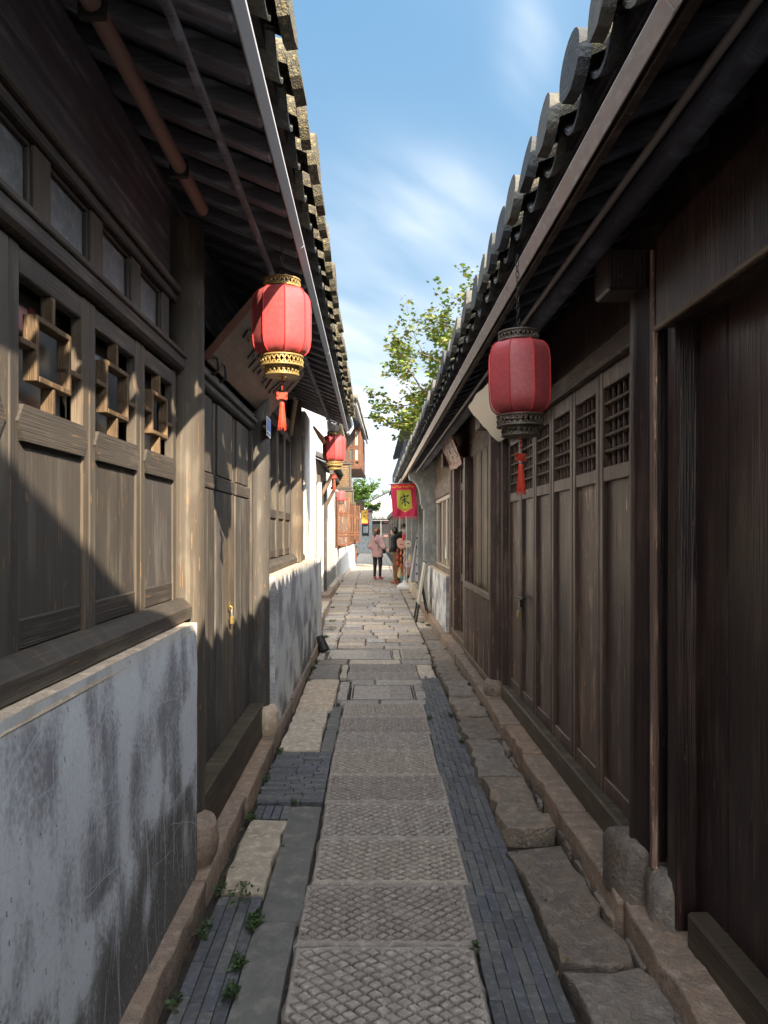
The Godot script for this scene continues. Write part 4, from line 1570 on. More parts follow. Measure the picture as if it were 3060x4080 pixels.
# ---------------------------------------------------------------- the right house
func right_house() -> void:
	var h := thing("timber_house", "red brown timber shophouse on the right with grilled doors and slatted half gate", "house", Vector3(1.15, 0, -7))
	bx("house_core", h, M.dark, 1.235, 5.4, 0.0, 2.62, -16.0, -0.2, 0.0)
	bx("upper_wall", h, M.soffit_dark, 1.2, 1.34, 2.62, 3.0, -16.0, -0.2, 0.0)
	var roof := tiled_roof(h, 1.0, 0.585, 2.83, 0.3, 16.6, 0.277, 4.9)
	var bk := Geo.new()
	extrude_z(bk, [Vector2(5.35, 2.5), Vector2(5.40, 2.5), Vector2(5.40, 4.78), Vector2(5.35, 4.78)], -16.3, -0.3)
	world_part("back_wall", h, bk, M.plaster_grey)
	for z in [-16.05, -0.35]:
		var gb := Geo.new()
		extrude_z(gb, [Vector2(5.36, 2.6), Vector2(1.24, 2.6), Vector2(1.24, 2.98), Vector2(5.36, 4.70)], z - 0.04, z + 0.04)
		world_part("gable_wall", h, gb, M.plaster_grey)
	rafters(roof, 1.0, 0.585, 2.83, 0.4, 16.4, 0.27, 0.72)
	# gutter of painted sheet, tipped a little towards the lane
	sheet_gutter(h, [Vector2(0.636, 2.646), Vector2(0.610, 2.684), Vector2(0.610, 2.688), Vector2(0.613, 2.688), Vector2(0.613, 2.684), Vector2(0.638, 2.650)], -0.3, 16.2, M.gutter_tan)
	bx("eave_board", h, M.right_beam[0], 0.66, 0.69, 2.655, 2.80, -16.2, -0.3, 0.004)
	var pu := Geo.new()
	pu.tube([Vector3(0.80, 2.66, -0.3), Vector3(0.80, 2.66, -8.0), Vector3(0.795, 2.65, -13.9)], [0.013], 8)
	world_part("conduit", h, pu, plain(Color(0.22, 0.215, 0.21), 0.5))
	var pu2 := Geo.new()
	pu2.tube([Vector3(0.95, 2.76, -0.3), Vector3(0.95, 2.76, -16.0)], [0.045], 12)
	world_part("purlin", h, pu2, M.soffit_dark)
	bx("frieze_board", h, M.right_dark[0], 1.18, 1.232, 2.40, 2.99, -6.8, -0.3, 0.004)
	bx("frieze_board", h, M.tan_beam[0], 1.17, 1.232, 2.42, 2.62, -14.0, -6.8, 0.006)
	bx("frieze_board", h, M.tan_beam[1], 1.175, 1.232, 2.625, 2.99, -14.0, -6.8, 0.006)
	# near bay of wide dark planks
	var d := 0.3
	for w in [0.5, 0.24, 0.30, 0.27, 0.26, 0.31, 0.27, 0.28]:
		bx("plank", h, pick(M.right_dark), 1.14 + rng.randf() * 0.008, 1.225, 0.12, 2.30, -d - w + 0.006, -d, 0.006)
		d += w
	bx("header_beam", h, M.right_dark[0], 1.02, 1.16, 2.285, 2.62, -2.74, -0.3, 0.008)
	bx("highlight_strip", h, M.tan_beam[1], 1.012, 1.03, 2.272, 2.292, -2.74, -0.3, 0.003)  # pale strip put in as the highlight along the beam's lower edge
	bx("threshold", h, M.grey_beam[1], 1.075, 1.2, 0.12, 0.255, -2.60, -0.3, 0.01)
	bx("door_jamb", h, M.right_dark[1], 1.07, 1.2, 0.14, 2.5, -2.76, -2.68, 0.006)
	post(h, 1.115, 2.98, 0.105, 0.3, 2.72, M.right_dark[1])
	for s in [[3.10, 1.075], [2.83, 1.05]]:
		var b := Geo.new()
		b.tube([Vector3(s[1], 0.3, -s[0]), Vector3(s[1], 2.6, -s[0])], [0.016], 8)
		world_part("bead", h, b, M.right_wood[2])
	put("stone_foot", stone(-0.10, 0.12, -0.13, 0.10, 0.0, 0.26, 0.02, 0.05, 77, 0.02), M.rough[1], h, Vector3(-0.085, 0.36, 7 - 3.0))
	put("stone_foot", stone(-0.08, 0.09, -0.09, 0.09, 0.0, 0.2, 0.015, 0.05, 78, 0.02), M.rough[0], h, Vector3(-0.045, 0.31, 7 - 2.78))
	bx("beam_end", h, M.right_dark[1], 0.90, 1.2, 2.48, 2.64, -3.08, -2.90, 0.01)
	# six grilled leaves
	bx("lintel_beam", h, M.right_beam[1], 1.10, 1.22, 2.355, 2.46, -6.5, -3.1, 0.01)
	bx("threshold", h, M.grey_beam[0], 1.09, 1.21, 0.125, 0.262, -6.42, -3.16, 0.01)
	for k in 6:
		var a := 3.32 + k * 0.512
		var leaf := bx("door_leaf", h, pick(M.right_wood), 1.165, 1.19, 0.26, 1.84, -a - 0.455, -a - 0.05, 0.004)
		var mt: Material = pick(M.right_wood)
		for s in [[a + 0.004, a + 0.058], [a + 0.452, a + 0.505]]:
			bx("stile", leaf, mt, 1.142, 1.19, 0.255, 2.352, -s[1], -s[0], 0.005)
		bx("top_rail", leaf, mt, 1.145, 1.19, 2.262, 2.35, -a - 0.451, -a - 0.059, 0.004)
		bx("rail", leaf, mt, 1.145, 1.19, 1.80, 1.872, -a - 0.451, -a - 0.059, 0.004)
		bx("bottom_rail", leaf, mt, 1.148, 1.19, 0.256, 0.34, -a - 0.451, -a - 0.059, 0.004)
		for q in 4:
			var zc := -a - 0.059 - (q + 1) * 0.392 / 5.0
			bx("grille_bar", leaf, M.right_wood[2], 1.168, 1.182, 1.873, 2.261, zc - 0.0055, zc + 0.0055, 0.002)
		for q in 4:
			var yc := 1.872 + (q + 1) * 0.39 / 5.0
			bx("grille_bar", leaf, M.tan_wood[2], 1.15, 1.164, yc - 0.008, yc + 0.008, -a - 0.451, -a - 0.059, 0.003)
	bx("bolt_bar", h, M.iron, 1.10, 1.13, 1.045, 1.072, -5.86, -5.60, 0.006)
	post(h, 1.12, 6.66, 0.10, 0.25, 2.72, M.right_wood[1])
	bx("door_jamb", h, M.right_wood[1], 1.10, 1.2, 0.2, 2.40, -6.54, -6.43, 0.006)
	stone_foot(h, 1.085, 6.62, 0.115, 0.10, 0.17, M.rough[2])
	bx("beam_end", h, M.right_beam[0], 0.92, 1.2, 2.46, 2.69, -6.82, -6.52, 0.008)
	bx("beam_end", h, M.right_beam[0], 0.97, 1.2, 2.46, 2.66, -10.75, -10.5, 0.008)
	# pale planks behind a slatted half gate
	d = 6.80
	for k in 9:
		bx("plank", h, pick(M.tan_wood), 1.155 + (k % 2) * 0.006, 1.22, 0.12, 2.42, -d - 0.212, -d, 0.005)
		d += 0.215
	var gate := bx("half_gate", h, M.tan_beam[1], 1.045, 1.09, 0.93, 0.995, -8.72, -6.74, 0.01)
	bx("bottom_rail", gate, M.tan_beam[0], 1.05, 1.085, 0.16, 0.22, -8.72, -6.74, 0.006)
	for k in 24:
		bx("slat", gate, pick(M.right_wood), 1.056, 1.078, 0.22, 0.93, -6.79 - k * 0.081 - 0.03, -6.79 - k * 0.081, 0.003)
	bx("threshold", h, M.tan_beam[0], 1.08, 1.21, 0.12, 0.235, -10.45, -6.74, 0.01)
	bx("post_board", h, M.right_wood[1], 1.06, 1.2, 0.15, 2.42, -8.86, -8.74, 0.006)
	# recessed door
	var dr := bx("door_leaf", h, M.right_wood[0], 1.19, 1.22, 0.2, 2.40, -10.2, -8.9, 0.004)
	for z in [-8.98, -10.12]:
		bx("stile", dr, M.right_wood[1], 1.17, 1.19, 0.2, 2.4, z - 0.05, z + 0.05, 0.004)
	bx("rail", dr, M.right_beam[1], 1.172, 1.19, 2.1, 2.2, -10.06, -9.04, 0.004)
	bx("rail", dr, M.right_beam[1], 1.172, 1.19, 0.9, 1.0, -10.06, -9.04, 0.004)
	bx("post_board", h, M.right_wood[3], 1.09, 1.2, 0.15, 2.42, -10.36, -10.22, 0.006)
	var pp := Geo.new()
	pp.tube([Vector3(1.11, 0.15, -10.5), Vector3(1.11, 2.42, -10.5)], [0.05], 12)
	world_part("post", h, pp, M.right_wood[2])
	# white dado and sliding window
	dado(h, 1.03, 1.24, 1.0, 10.66, 14.25, 0.93, M.dado_white, 3.6)
	var es := Geo.new()
	es.box(Transform3D(Basis(), Vector3(1.136, 0.47, -10.70)), Vector3(0.205, 0.9, 0.06), 0.01)
	world_part("dado_end", h, es, M.plaster_grey)
	bx("window_sill", h, M.tan_beam[1], 1.10, 1.22, 0.937, 1.0, -13.6, -10.85, 0.008)
	bx("window_backing", h, M.right_wood[1], 1.2, 1.232, 1.0, 2.42, -14.0, -10.6, 0.004)
	var win := bx("window", h, M.alu, 1.13, 1.2, 2.06, 2.12, -13.5, -10.95, 0.004)
	bx("track", win, M.alu, 1.13, 1.2, 1.0, 1.035, -13.5, -10.95, 0.004)
	for s in [[10.96, 11.03], [11.62, 11.69], [11.72, 11.79], [12.4, 12.47], [13.42, 13.49]]:
		bx("frame", win, M.alu, 1.14, 1.19, 1.036, 2.058, -s[1], -s[0], 0.004)
	for s in [[11.03, 11.62], [11.79, 12.4]]:
		bx("pane", win, M.window_glass, 1.162, 1.168, 1.036, 2.058, -s[1] + 0.002, -s[0] - 0.002, 0.001)
		bx("frame", win, M.tan_wood[1], 1.142, 1.188, 1.037, 1.12, -s[1] + 0.003, -s[0] - 0.003, 0.003)
	bx("lintel_beam", h, M.right_beam[1], 1.12, 1.2, 2.13, 2.41, -14.0, -10.6, 0.008)
	# plaster pier corbelled out to carry the eave
	var pr := Geo.new()
	var o := [Vector2(1.235, 0.9), Vector2(0.965, 0.9), Vector2(0.965, 1.98), Vector2(0.93, 2.0), Vector2(0.93, 2.06), Vector2(0.90, 2.08), Vector2(0.90, 2.14)]
	for k in 7:
		var a := PI * 0.5 * k / 6.0
		o.append(Vector2(0.90 - 0.20 * (1.0 - cos(a)), 2.14 + 0.40 * sin(a)))
	o += [Vector2(0.68, 2.60), Vector2(0.68, 2.70), Vector2(1.235, 2.93)]
	pr.plate(o, Transform3D(Basis(), Vector3(0, 0, -14.35)), 0.34)
	world_part("plaster_pier", h, pr, M.plaster_grey)
	bx("end_wall", h, M.plaster_grey, 1.08, 1.24, 0.0, 2.95, -16.0, -14.55, 0.004)


func behind_camera() -> void:
	# the next house back on the right turns its gable to the lane; its shadow falls across the near left wall
	var h := thing("gable_house", "taller house on the right behind the viewer, its gable turned to the lane", "house", Vector3(1.15, 0, 1))
	var g := Geo.new()
	var pts := [Vector2(0.1, 0.0), Vector2(0.1, 3.38), Vector2(5.0, 5.58), Vector2(9.8, 3.4), Vector2(9.8, 0.0)]
	var xf := Transform3D(Basis(Vector3(0, 0, 1), Vector3.UP, Vector3(-1, 0, 0)), Vector3(1.25, 0, 0))
	g.plate(pts, xf, 0.3)
	world_part("gable_wall", h, g, M.plaster)
	bx("house_body", h, M.plaster_grey, 1.4, 6.0, 0.0, 3.2, 0.12, 9.8, 0.0)
	var r := Geo.new()
	for s in [[Vector2(0.08, 3.39), Vector2(5.0, 5.6)], [Vector2(5.0, 5.6), Vector2(10.0, 3.35)]]:
		r.poly([Vector3(1.1, s[0].y, s[0].x), Vector3(1.1, s[1].y, s[1].x), Vector3(6.2, s[1].y, s[1].x), Vector3(6.2, s[0].y, s[0].x)], Vector3(0, 1, 0.1))
	world_part("roof", h, r, M.roof)
	var l := thing("back_house", "plain house on the left behind the viewer", "house", Vector3(-1.2, 0, 6))
	bx("wall", l, M.plaster, -6.0, -1.1, 0.0, 3.4, 3.7, 16.0, 0.0)


# ---------------------------------------------------------------- houses further along
func lattice_leaf(parent: Node, called: String, x: float, y0: float, y1: float, za: float, zb: float, mat_i: int, sunk: bool) -> void:
	# a tall shop shutter with a sunk lower panel and a geometric grille above; lies in the plane x, from za down to zb
	var w := za - zb
	var fr := bx(called, parent, M.right_wood[2] if sunk else M.orange_wood[mat_i], x - 0.035, x - 0.02, y0 + 0.05, y1 - 0.04, zb + 0.05, za - 0.05, 0.002)
	for s in [[za - 0.075, za], [zb, zb + 0.075]]:
		bx("stile", fr, M.orange_wood[mat_i], x - 0.04, x + 0.03, y0, y1, s[0], s[1], 0.004)
	var h := y1 - y0
	for f in [0.0, 0.20, 0.27, 0.62, 0.69, 0.95]:
		bx("rail", fr, M.orange_wood[(mat_i + 1) % 3], x - 0.038, x + 0.02, y0 + h * f, y0 + h * f + 0.055, zb + 0.076, za - 0.076, 0.003)
	for k in 3:
		var z := zb + w * (k + 1) / 4.0
		bx("grille_bar", fr, M.orange_wood[2], x - 0.02, x + 0.006, y0 + h * 0.30, y0 + h * 0.615, z - 0.012, z + 0.012, 0.002)
		bx("grille_bar", fr, M.orange_wood[2], x - 0.02, x + 0.006, y0 + h * 0.72, y0 + h * 0.945, z - 0.012, z + 0.012, 0.002)


func far_left() -> void:
	var h := thing("white_house", "white plastered house with a tiled door canopy beyond the left timber house", "house", Vector3(-1.2, 0, -16))
	bx("wall", h, M.plaster, -5.0, -1.14, 0.0, 4.3, -16.0, -9.95, 0.0)
	bx("wall", h, M.plaster, -5.0, -1.62, 0.0, 4.3, -17.8, -16.0, 0.0)
	bx("wall", h, M.plaster, -5.0, -1.14, 0.0, 4.3, -23.0, -17.8, 0.0)
	bx("wall", h, M.plaster, -1.62, -1.14, 2.75, 4.3, -17.8, -16.0, 0.0)
	bx("post_board", h, M.left_wood[3], -1.16, -1.06, 0.2, 2.75, -15.75, -15.45, 0.01)
	bx("post_board", h, M.left_wood[1], -1.16, -1.08, 0.2, 2.75, -17.95, -17.8, 0.01)
	bx("door_leaf", h, M.left_wood[1], -1.60, -1.55, 0.2, 2.7, -17.75, -16.05, 0.004)
	var roof := tiled_roof(h, -1.0, -0.74, 2.95, 15.1, 18.6, 0.24, 0.5)
	for d in [15.4, 17.9]:
		var g := Geo.new()
		g.bar(Vector3(-1.14, 2.1, -d), Vector3(-0.82, 2.72, -d), 0.07, 0.12, Vector3(0, 0, 1), 0.008)
		world_part("strut", h, g, M.tan_wood[2])
	bx("canopy_beam", h, M.left_beam[1], -0.86, -0.78, 2.70, 2.80, -18.6, -15.1, 0.008)
	tiled_roof(h, -1.0, -0.86, 4.3, 18.9, 23.4, 0.26, 3.0)
	bx("dado_band", h, M.plaster_grey, -1.14, -1.12, 0.15, 0.55, -23.0, -18.0, 0.004)

	# two-storey shop, built square and then turned with the lane
	var s := thing("shop_house", "two-storey shop with orange brown lattice shutters and a jettied upper floor on the left", "house")
	bx("house_core", s, M.plaster, -5.0, -0.06, 0.0, 5.2, -11.0, 0.0, 0.0)
	bx("dado_wall", s, M.plaster, -0.06, 0.03, 0.0, 1.06, -11.0, 0.0, 0.01)
	bx("sill_beam", s, M.orange_wood[1], -0.06, 0.06, 1.063, 1.14, -11.0, -0.05, 0.008)
	for k in 12:
		lattice_leaf(s, "shutter", 0.0, 1.14, 2.62, -0.1 - k * 0.9, -0.1 - (k + 1) * 0.9 + 0.02, k % 3, true)
	# shutters folded out towards the lane, their faces to the sun
	for z in [-0.06, -3.68, -7.28]:
		var o := Node3D.new()
		o.name = "open_shutter"
		s.add_child(o, true)
		var fr := bx("panel", o, M.right_wood[3] if z > -1.0 else M.orange_wood[1], 0.06, 0.40, 1.17, 2.6, z - 0.02, z, 0.003)
		for x in [0.035, 0.36]:
			bx("stile", o, M.orange_wood[0], x, x + 0.06, 1.14, 2.62, z - 0.03, z + 0.02, 0.004)
		for y in [1.14, 1.42, 1.52, 2.05, 2.12, 2.55]:
			bx("rail", o, M.orange_wood[2], 0.096, 0.359, y, y + 0.06, z - 0.028, z + 0.018, 0.003)
		for x in [0.15, 0.225, 0.30]:
			bx("grille_bar", o, M.tan_wood[0], x - 0.01, x + 0.01, 1.585, 2.048, z, z + 0.012, 0.002)
	bx("lintel_beam", s, M.left_beam[1], -0.06, 0.10, 2.63, 2.80, -11.0, -0.02, 0.01)
	# upper floor with a shuttered bay hung out towards the lane
	bx("upper_floor", s, M.plaster, -2.0, 0.0, 3.0, 5.3, -9.0, 0.55, 0.004)
	bx("bay_floor", s, M.orange_wood[1], -0.05, 0.60, 3.80, 3.90, -8.3, -3.82, 0.01)
	for k in 3:
		var x0 := -0.03 + k * 0.195
		var f := bx("window", s, M.plaster if k == 2 else M.window_glass, x0 + 0.04, x0 + 0.16, 4.1, 5.15, -3.89, -3.88, 0.002)
		for x in [x0, x0 + 0.145]:
			bx("stile", f, M.orange_wood[k % 2], x, x + 0.045, 3.9, 5.25, -3.90, -3.83, 0.004)
		for y in [3.9, 4.06, 4.5, 4.58, 5.15]:
			bx("rail", f, M.orange_wood[2], x0 + 0.046, x0 + 0.144, y, y + 0.06, -3.898, -3.84, 0.003)
		bx("grille_bar", f, M.orange_wood[1], x0 + 0.09, x0 + 0.105, 4.1, 5.15, -3.875, -3.85, 0.002)
	bx("corner_post", s, M.orange_wood[0], 0.545, 0.59, 3.9, 5.3, -3.92, -3.82, 0.006)
	bx("bay_wall", s, M.orange_wood[1], 0.0, 0.55, 3.9, 5.25, -8.3, -3.91, 0.004)
	for k in 8:
		bx("stile", s, M.orange_wood[0], 0.55, 0.58, 3.9, 5.25, -4.1 - k * 0.55 - 0.07, -4.1 - k * 0.55, 0.004)
	tiled_roof(s, -1.0, 0.66, 5.47, -1.0, 8.9, 0.27, 3.2)
	gutter(s, 0.62, 0.68, 5.26, 0.08, -0.95, 8.9, M.gutter, -1.0)
	var gb := Geo.new()
	extrude_z(gb, [Vector2(0.5, 5.30), Vector2(-2.4, 5.30), Vector2(-2.4, 6.55), Vector2(0.5, 5.40)], 0.5, 0.6)
	world_part("gable_wall", s, gb, M.plaster)
	s.position = Vector3(-1.12, 0, -23.1)
	s.rotation.y = -0.0273

	# framed sign boxes hung out over the lane
	for q in [[Vector3(-0.735, 2.60, -18.0), 0.46, 0.58, "largest framed woven sign box hung out beyond the second red lantern"], [Vector3(-0.75, 2.46, -24.2), 0.31, 0.42, "middle sized framed sign box hung over the orange shutters"], [Vector3(-0.53, 2.58, -34.6), 0.28, 0.36, "smallest framed sign box, farthest along the left fronts"]]:
		var b := thing("sign_box", q[3], "sign", q[0], 0.0, "framed sign boxes hung out from the left fronts")
		var w: float = q[1]
		var hh: float = q[2]
		put("panel", box_mesh(Vector3(w - 0.06, hh - 0.06, 0.05), 0.003), M.lattice[0], b, Vector3(0, hh * 0.5, 0))
		for sx in [-1, 1]:
			put("frame", box_mesh(Vector3(0.05, hh, 0.10), 0.006), M.left_wood[1], b, Vector3(sx * (w * 0.5 - 0.025), hh * 0.5, 0))
		for sy in [0.0, 1.0]:
			put("frame", box_mesh(Vector3(w + 0.06, 0.05, 0.13), 0.006), M.left_beam[1], b, Vector3(0, sy * hh, 0))
		for k in 7:
			put("weave_strip", box_mesh(Vector3(0.012, hh - 0.1, 0.01), 0.002), M.tan_wood[0], b, Vector3((k - 3) * (w - 0.12) / 7.0, hh * 0.5, 0.027))
		for k in 9:
			put("weave_strip", box_mesh(Vector3(w - 0.11, 0.012, 0.01), 0.002), M.tan_wood[1], b, Vector3(0, hh * 0.5 + (k - 4) * (hh - 0.12) / 9.0, 0.033))
		put("arm", box_mesh(Vector3(0.75, 0.05, 0.05), 0.006), M.left_beam[1], b, Vector3(-0.30, hh + 0.06, -0.02))


func far_right() -> void:
	var h := thing("shop_house", "low tiled shop past the white pier on the right, goods set out before it", "house", Vector3(1.2, 0, -20))
	bx("house_core", h, M.plaster_grey, 1.32, 5.0, 0.0, 2.7, -25.4, -16.35, 0.0)
	bx("upper_wall", h, M.right_beam[0], 1.15, 1.33, 2.35, 2.95, -25.4, -16.35, 0.004)
	var roof := tiled_roof(h, 1.0, 0.60, 2.83, 16.7, 25.6, 0.277, 4.0)
	rafters(roof, 1.0, 0.60, 2.83, 16.8, 25.5, 0.4, 0.72)
	bx("gutter", h, M.gutter_tan, 0.60, 0.66, 2.66, 2.72, -25.4, -16.5, 0.004)
	for d in [16.7, 19.6, 22.6, 25.2]:
		bx("pillar", h, M.plaster_grey, 1.0, 1.16, 0.2, 2.66, -d - 0.16, -d, 0.012)
	for q in [[16.95, 19.5], [19.85, 22.5], [22.85, 25.1]]:
		var n := int((q[1] - q[0]) / 0.32)
		for k in n:
			if k % 3 == 1:
				continue
			var z0 := -float(q[0]) - k * 0.32
			bx("shop_board", h, M.pale_door[k % 3], 1.2, 1.24, 0.26, 2.35, z0 - 0.3, z0, 0.006)
		bx("threshold", h, M.tan_beam[0], 1.1, 1.22, 0.22, 0.32, -float(q[1]), -float(q[0]), 0.006)
	var bar := Geo.new()
	bar.tube([Vector3(0.86, 0.2, -19.4), Vector3(0.86, 2.2, -19.4)], [0.012], 8)
	world_part("awning_pole", h, bar, M.white)

	var t := thing("upper_house", "taller grey house with an upturned tiled eave farther along the right", "house", Vector3(1.6, 0, -42))
	bx("house_core", t, M.roof, 1.5, 7.0, 0.0, 5.9, -58.0, -33.4, 0.0)
	bx("corbel", t, M.roof, 1.38, 1.5, 5.0, 5.8, -33.9, -33.4, 0.03)
	bx("corbel", t, M.roof, 1.43, 1.5, 4.6, 5.0, -33.85, -33.4, 0.03)
	tiled_roof(t, 1.0, 1.26, 6.0, 32.8, 46.0, 0.27, 5.2, true)
	for k in 40:
		bx("wall_board", t, M.pale_door[k % 3], 1.2 + (k % 2) * 0.02, 1.41, 0.1, 2.5, -34.0 - k * 0.6 - 0.57, -34.0 - k * 0.6, 0.01)
	bx("lintel_beam", t, M.right_beam[1], 1.1, 1.41, 2.5, 2.75, -58.0, -33.5, 0.01)
	for k in 5:
		bx("post_board", t, M.right_wood[0], 1.12, 1.2, 0.1, 2.5, -36.0 - k * 4.2 - 0.2, -36.0 - k * 4.2, 0.01)


func lane_end() -> void:
	var w := thing("gate_wall", "grey courtyard wall closing the lane, dark double gate under a tile hood", "gate", Vector3(0.8, 0, -68))
	bx("wall", w, M.plaster_grey, -3.0, -0.1, 0.0, 3.4, -68.4, -68.0, 0.01)
	bx("wall", w, M.plaster_grey, 1.6, 3.4, 0.0, 3.4, -68.4, -68.0, 0.01)
	bx("wall", w, M.plaster_grey, -0.1, 1.6, 2.62, 3.4, -68.4, -68.0, 0.01)
	for k in 2:
		var dl := bx("door_leaf", w, M.iron, -0.09 + k * 0.85, 0.74 + k * 0.85, 0.06, 2.6, -68.2, -68.1, 0.01)
		bx("panel", dl, M.dark, 0.0 + k * 0.85, 0.65 + k * 0.85, 1.5, 2.4, -68.1, -68.07, 0.01)
	for q in [[1.0, 2.38], [1.0, 1.16]]:
		bx("paper_strip", w, plain(Color(0.5, 0.10, 0.11), 0.6), q[0] + 0.0, q[0] + 0.34, q[1], q[1] + 0.14, -68.06, -68.05, 0.002)
	for k in 8:
		var c := put("tile", M.cap_meshes[k % 4], M.tile[k % 3], w)
		c.position = Vector3(-0.85 + k * 0.24, 2.78, 0.55)
	bx("tile_bed", w, M.roof, -0.15, 1.65, 2.68, 2.78, -68.0, -67.5, 0.01)

	var gw := thing("white_gable", "bright white gable wall rising behind the dark gate", "wall", Vector3(1, 0, -75))
	var g := Geo.new()
	g.plate([Vector2(-3.0, 0.0), Vector2(-3.0, 3.2), Vector2(-0.3, 4.55), Vector2(2.2, 5.75), Vector2(4.2, 4.7), Vector2(4.2, 0.0)], Transform3D(Basis(), Vector3(0, 0, -75)), 0.3)
	world_part("wall", gw, g, M.plaster)
	var cp := Geo.new()
	for s in [[Vector2(-3.1, 3.25), Vector2(2.2, 5.85)], [Vector2(2.2, 5.85), Vector2(4.3, 4.75)]]:
		cp.bar(Vector3(s[0].x, s[0].y, -75), Vector3(s[1].x, s[1].y, -75), 0.6, 0.14, Vector3.UP, 0.02)
	world_part("coping", gw, cp, M.roof)

	var lw := thing("side_wall", "grey plaster wall with a small barred window at the lane's left end", "wall", Vector3(-0.8, 0, -56))
	bx("wall", lw, M.plaster_grey, -3.6, -0.02, 0.0, 3.1, -56.4, -56.0, 0.02)
	bx("coping", lw, M.roof, -3.6, 0.03, 3.1, 3.26, -56.6, -55.8, 0.03)
	var wi := bx("window", lw, M.dark, -0.78, -0.28, 1.3, 2.5, -56.0, -55.97, 0.004)
	for k in 4:
		bx("window_bar", wi, M.white, -0.66 + k * 0.09, -0.63 + k * 0.09, 1.5, 2.0, -55.97, -55.94, 0.004)
	var ba := thing("street_banner", "small yellow banner with a red fringe hung high over the lane's far left", "banner", Vector3(-0.35, 2.52, -33.2))
	var im := Image.create(96, 160, false, Image.FORMAT_RGB8)
	im.fill(Color8(222, 176, 60))
	for y in 160:
		for e in 9:
			im.set_pixel(e, y, Color8(204, 60, 46))
			im.set_pixel(95 - e, y, Color8(204, 60, 46))
	var r := RandomNumberGenerator.new()
	r.seed = 3
	for k in 3:
		for q in 5:
			var a := Vector2(48 + r.randf_range(-22, 22), 26 + k * 48 + r.randf_range(-14, 14))
			brush(im, [a, a + Vector2(r.randf_range(-20, 20), r.randf_range(-16, 16))], 4, 2, Color8(92, 52, 110))
	banner_cloth(ba, 0.32, 0.56, im, 0.05, 8, Color(0.55, 0.06, 0.05))


func banner_cloth(parent: Node, w: float, h: float, im: Image, wave: float, fringe: int, fc: Color) -> void:
	var g := Geo.new()
	var nx := 14
	var ny := 12
	var pos := func(u: float, v: float) -> Vector3:
		return Vector3((u - 0.5) * w * (1.0 - 0.03 * v), -v * h * (1.0 + 0.05 * (u - 0.5)), wave * v * sin(u * 7.0 + v * 2.0) * 0.6 + wave * 0.25 * sin(u * 17.0 + v * 5.0) * v)
	for j in ny + 1:
		for i in nx + 1:
			var u := float(i) / nx
			var v := float(j) / ny
			var p: Vector3 = pos.call(u, v)
			var pu: Vector3 = pos.call(u + 0.01, v)
			var pv: Vector3 = pos.call(u, v + 0.01)
			g.vert(p, (pv - p).cross(pu - p).normalized(), Vector2(u, v))
	for j in ny:
		for i in nx:
			var a := j * (nx + 1) + i
			g.tri_i(a, a + 1, a + nx + 1)
			g.tri_i(a + 1, a + nx + 2, a + nx + 1)
	var m := StandardMaterial3D.new()
	m.albedo_texture = ImageTexture.create_from_image(im)
	m.roughness = 0.8
	m.backlight_enabled = true
	m.backlight = Color(0.35, 0.35, 0.35)
	put("cloth", g.mesh(), m, parent)
	var fm := plain(fc, 0.8)
	for k in fringe:
		var u := (k + 0.5) / fringe
		var p: Vector3 = pos.call(u, 1.0)
		var f := Geo.new()
		f.poly([p + Vector3(-w * 0.32 / fringe, 0.01, 0.003), p + Vector3(w * 0.32 / fringe, 0.01, 0.003), p + Vector3(w * 0.2 / fringe, -h * 0.09, 0.012), p + Vector3(-w * 0.25 / fringe, -h * 0.085, 0.012)], Vector3(0, 0, 1))
		f.poly([p + Vector3(-w * 0.32 / fringe, 0.01, -0.001), p + Vector3(w * 0.32 / fringe, 0.01, -0.001), p + Vector3(w * 0.2 / fringe, -h * 0.09, 0.008), p + Vector3(-w * 0.25 / fringe, -h * 0.085, 0.008)], Vector3(0, 0, -1))
		put("fringe_strip", f.mesh(), fm, parent)


# ---------------------------------------------------------------- trees
func leaf_mesh(lobes: bool) -> ArrayMesh:
	var g := Geo.new()
	var o := []
	if lobes:
		o = [Vector2(0, -0.05), Vector2(0.30, -0.22), Vector2(0.26, 0.0), Vector2(0.52, 0.22), Vector2(0.28, 0.30), Vector2(0.24, 0.62), Vector2(0.08, 0.48), Vector2(0.0, 0.95), Vector2(-0.08, 0.48), Vector2(-0.24, 0.62), Vector2(-0.28, 0.30), Vector2(-0.52, 0.22), Vector2(-0.26, 0.0), Vector2(-0.30, -0.22)]
	else:
		o = [Vector2(0, 0), Vector2(0.22, 0.2), Vector2(0.26, 0.5), Vector2(0.0, 1.0), Vector2(-0.26, 0.5), Vector2(-0.22, 0.2)]
	var idx := Geometry2D.triangulate_polygon(PackedVector2Array(o))
	for p in o:
		g.vert(Vector3(p.x, -absf(p.x) * 0.35 - p.y * p.y * 0.15, p.y), Vector3(p.x * 0.5, 1, p.y * 0.2).normalized())
	for k in range(0, idx.size(), 3):
		var a := g.v[idx[k]]
		var b := g.v[idx[k + 1]]
		var c := g.v[idx[k + 2]]
		if (b - a).cross(c - a).y < 0.0:
			g.tri_i(idx[k], idx[k + 1], idx[k + 2])
		else:
			g.tri_i(idx[k], idx[k + 2], idx[k + 1])
	return g.mesh()


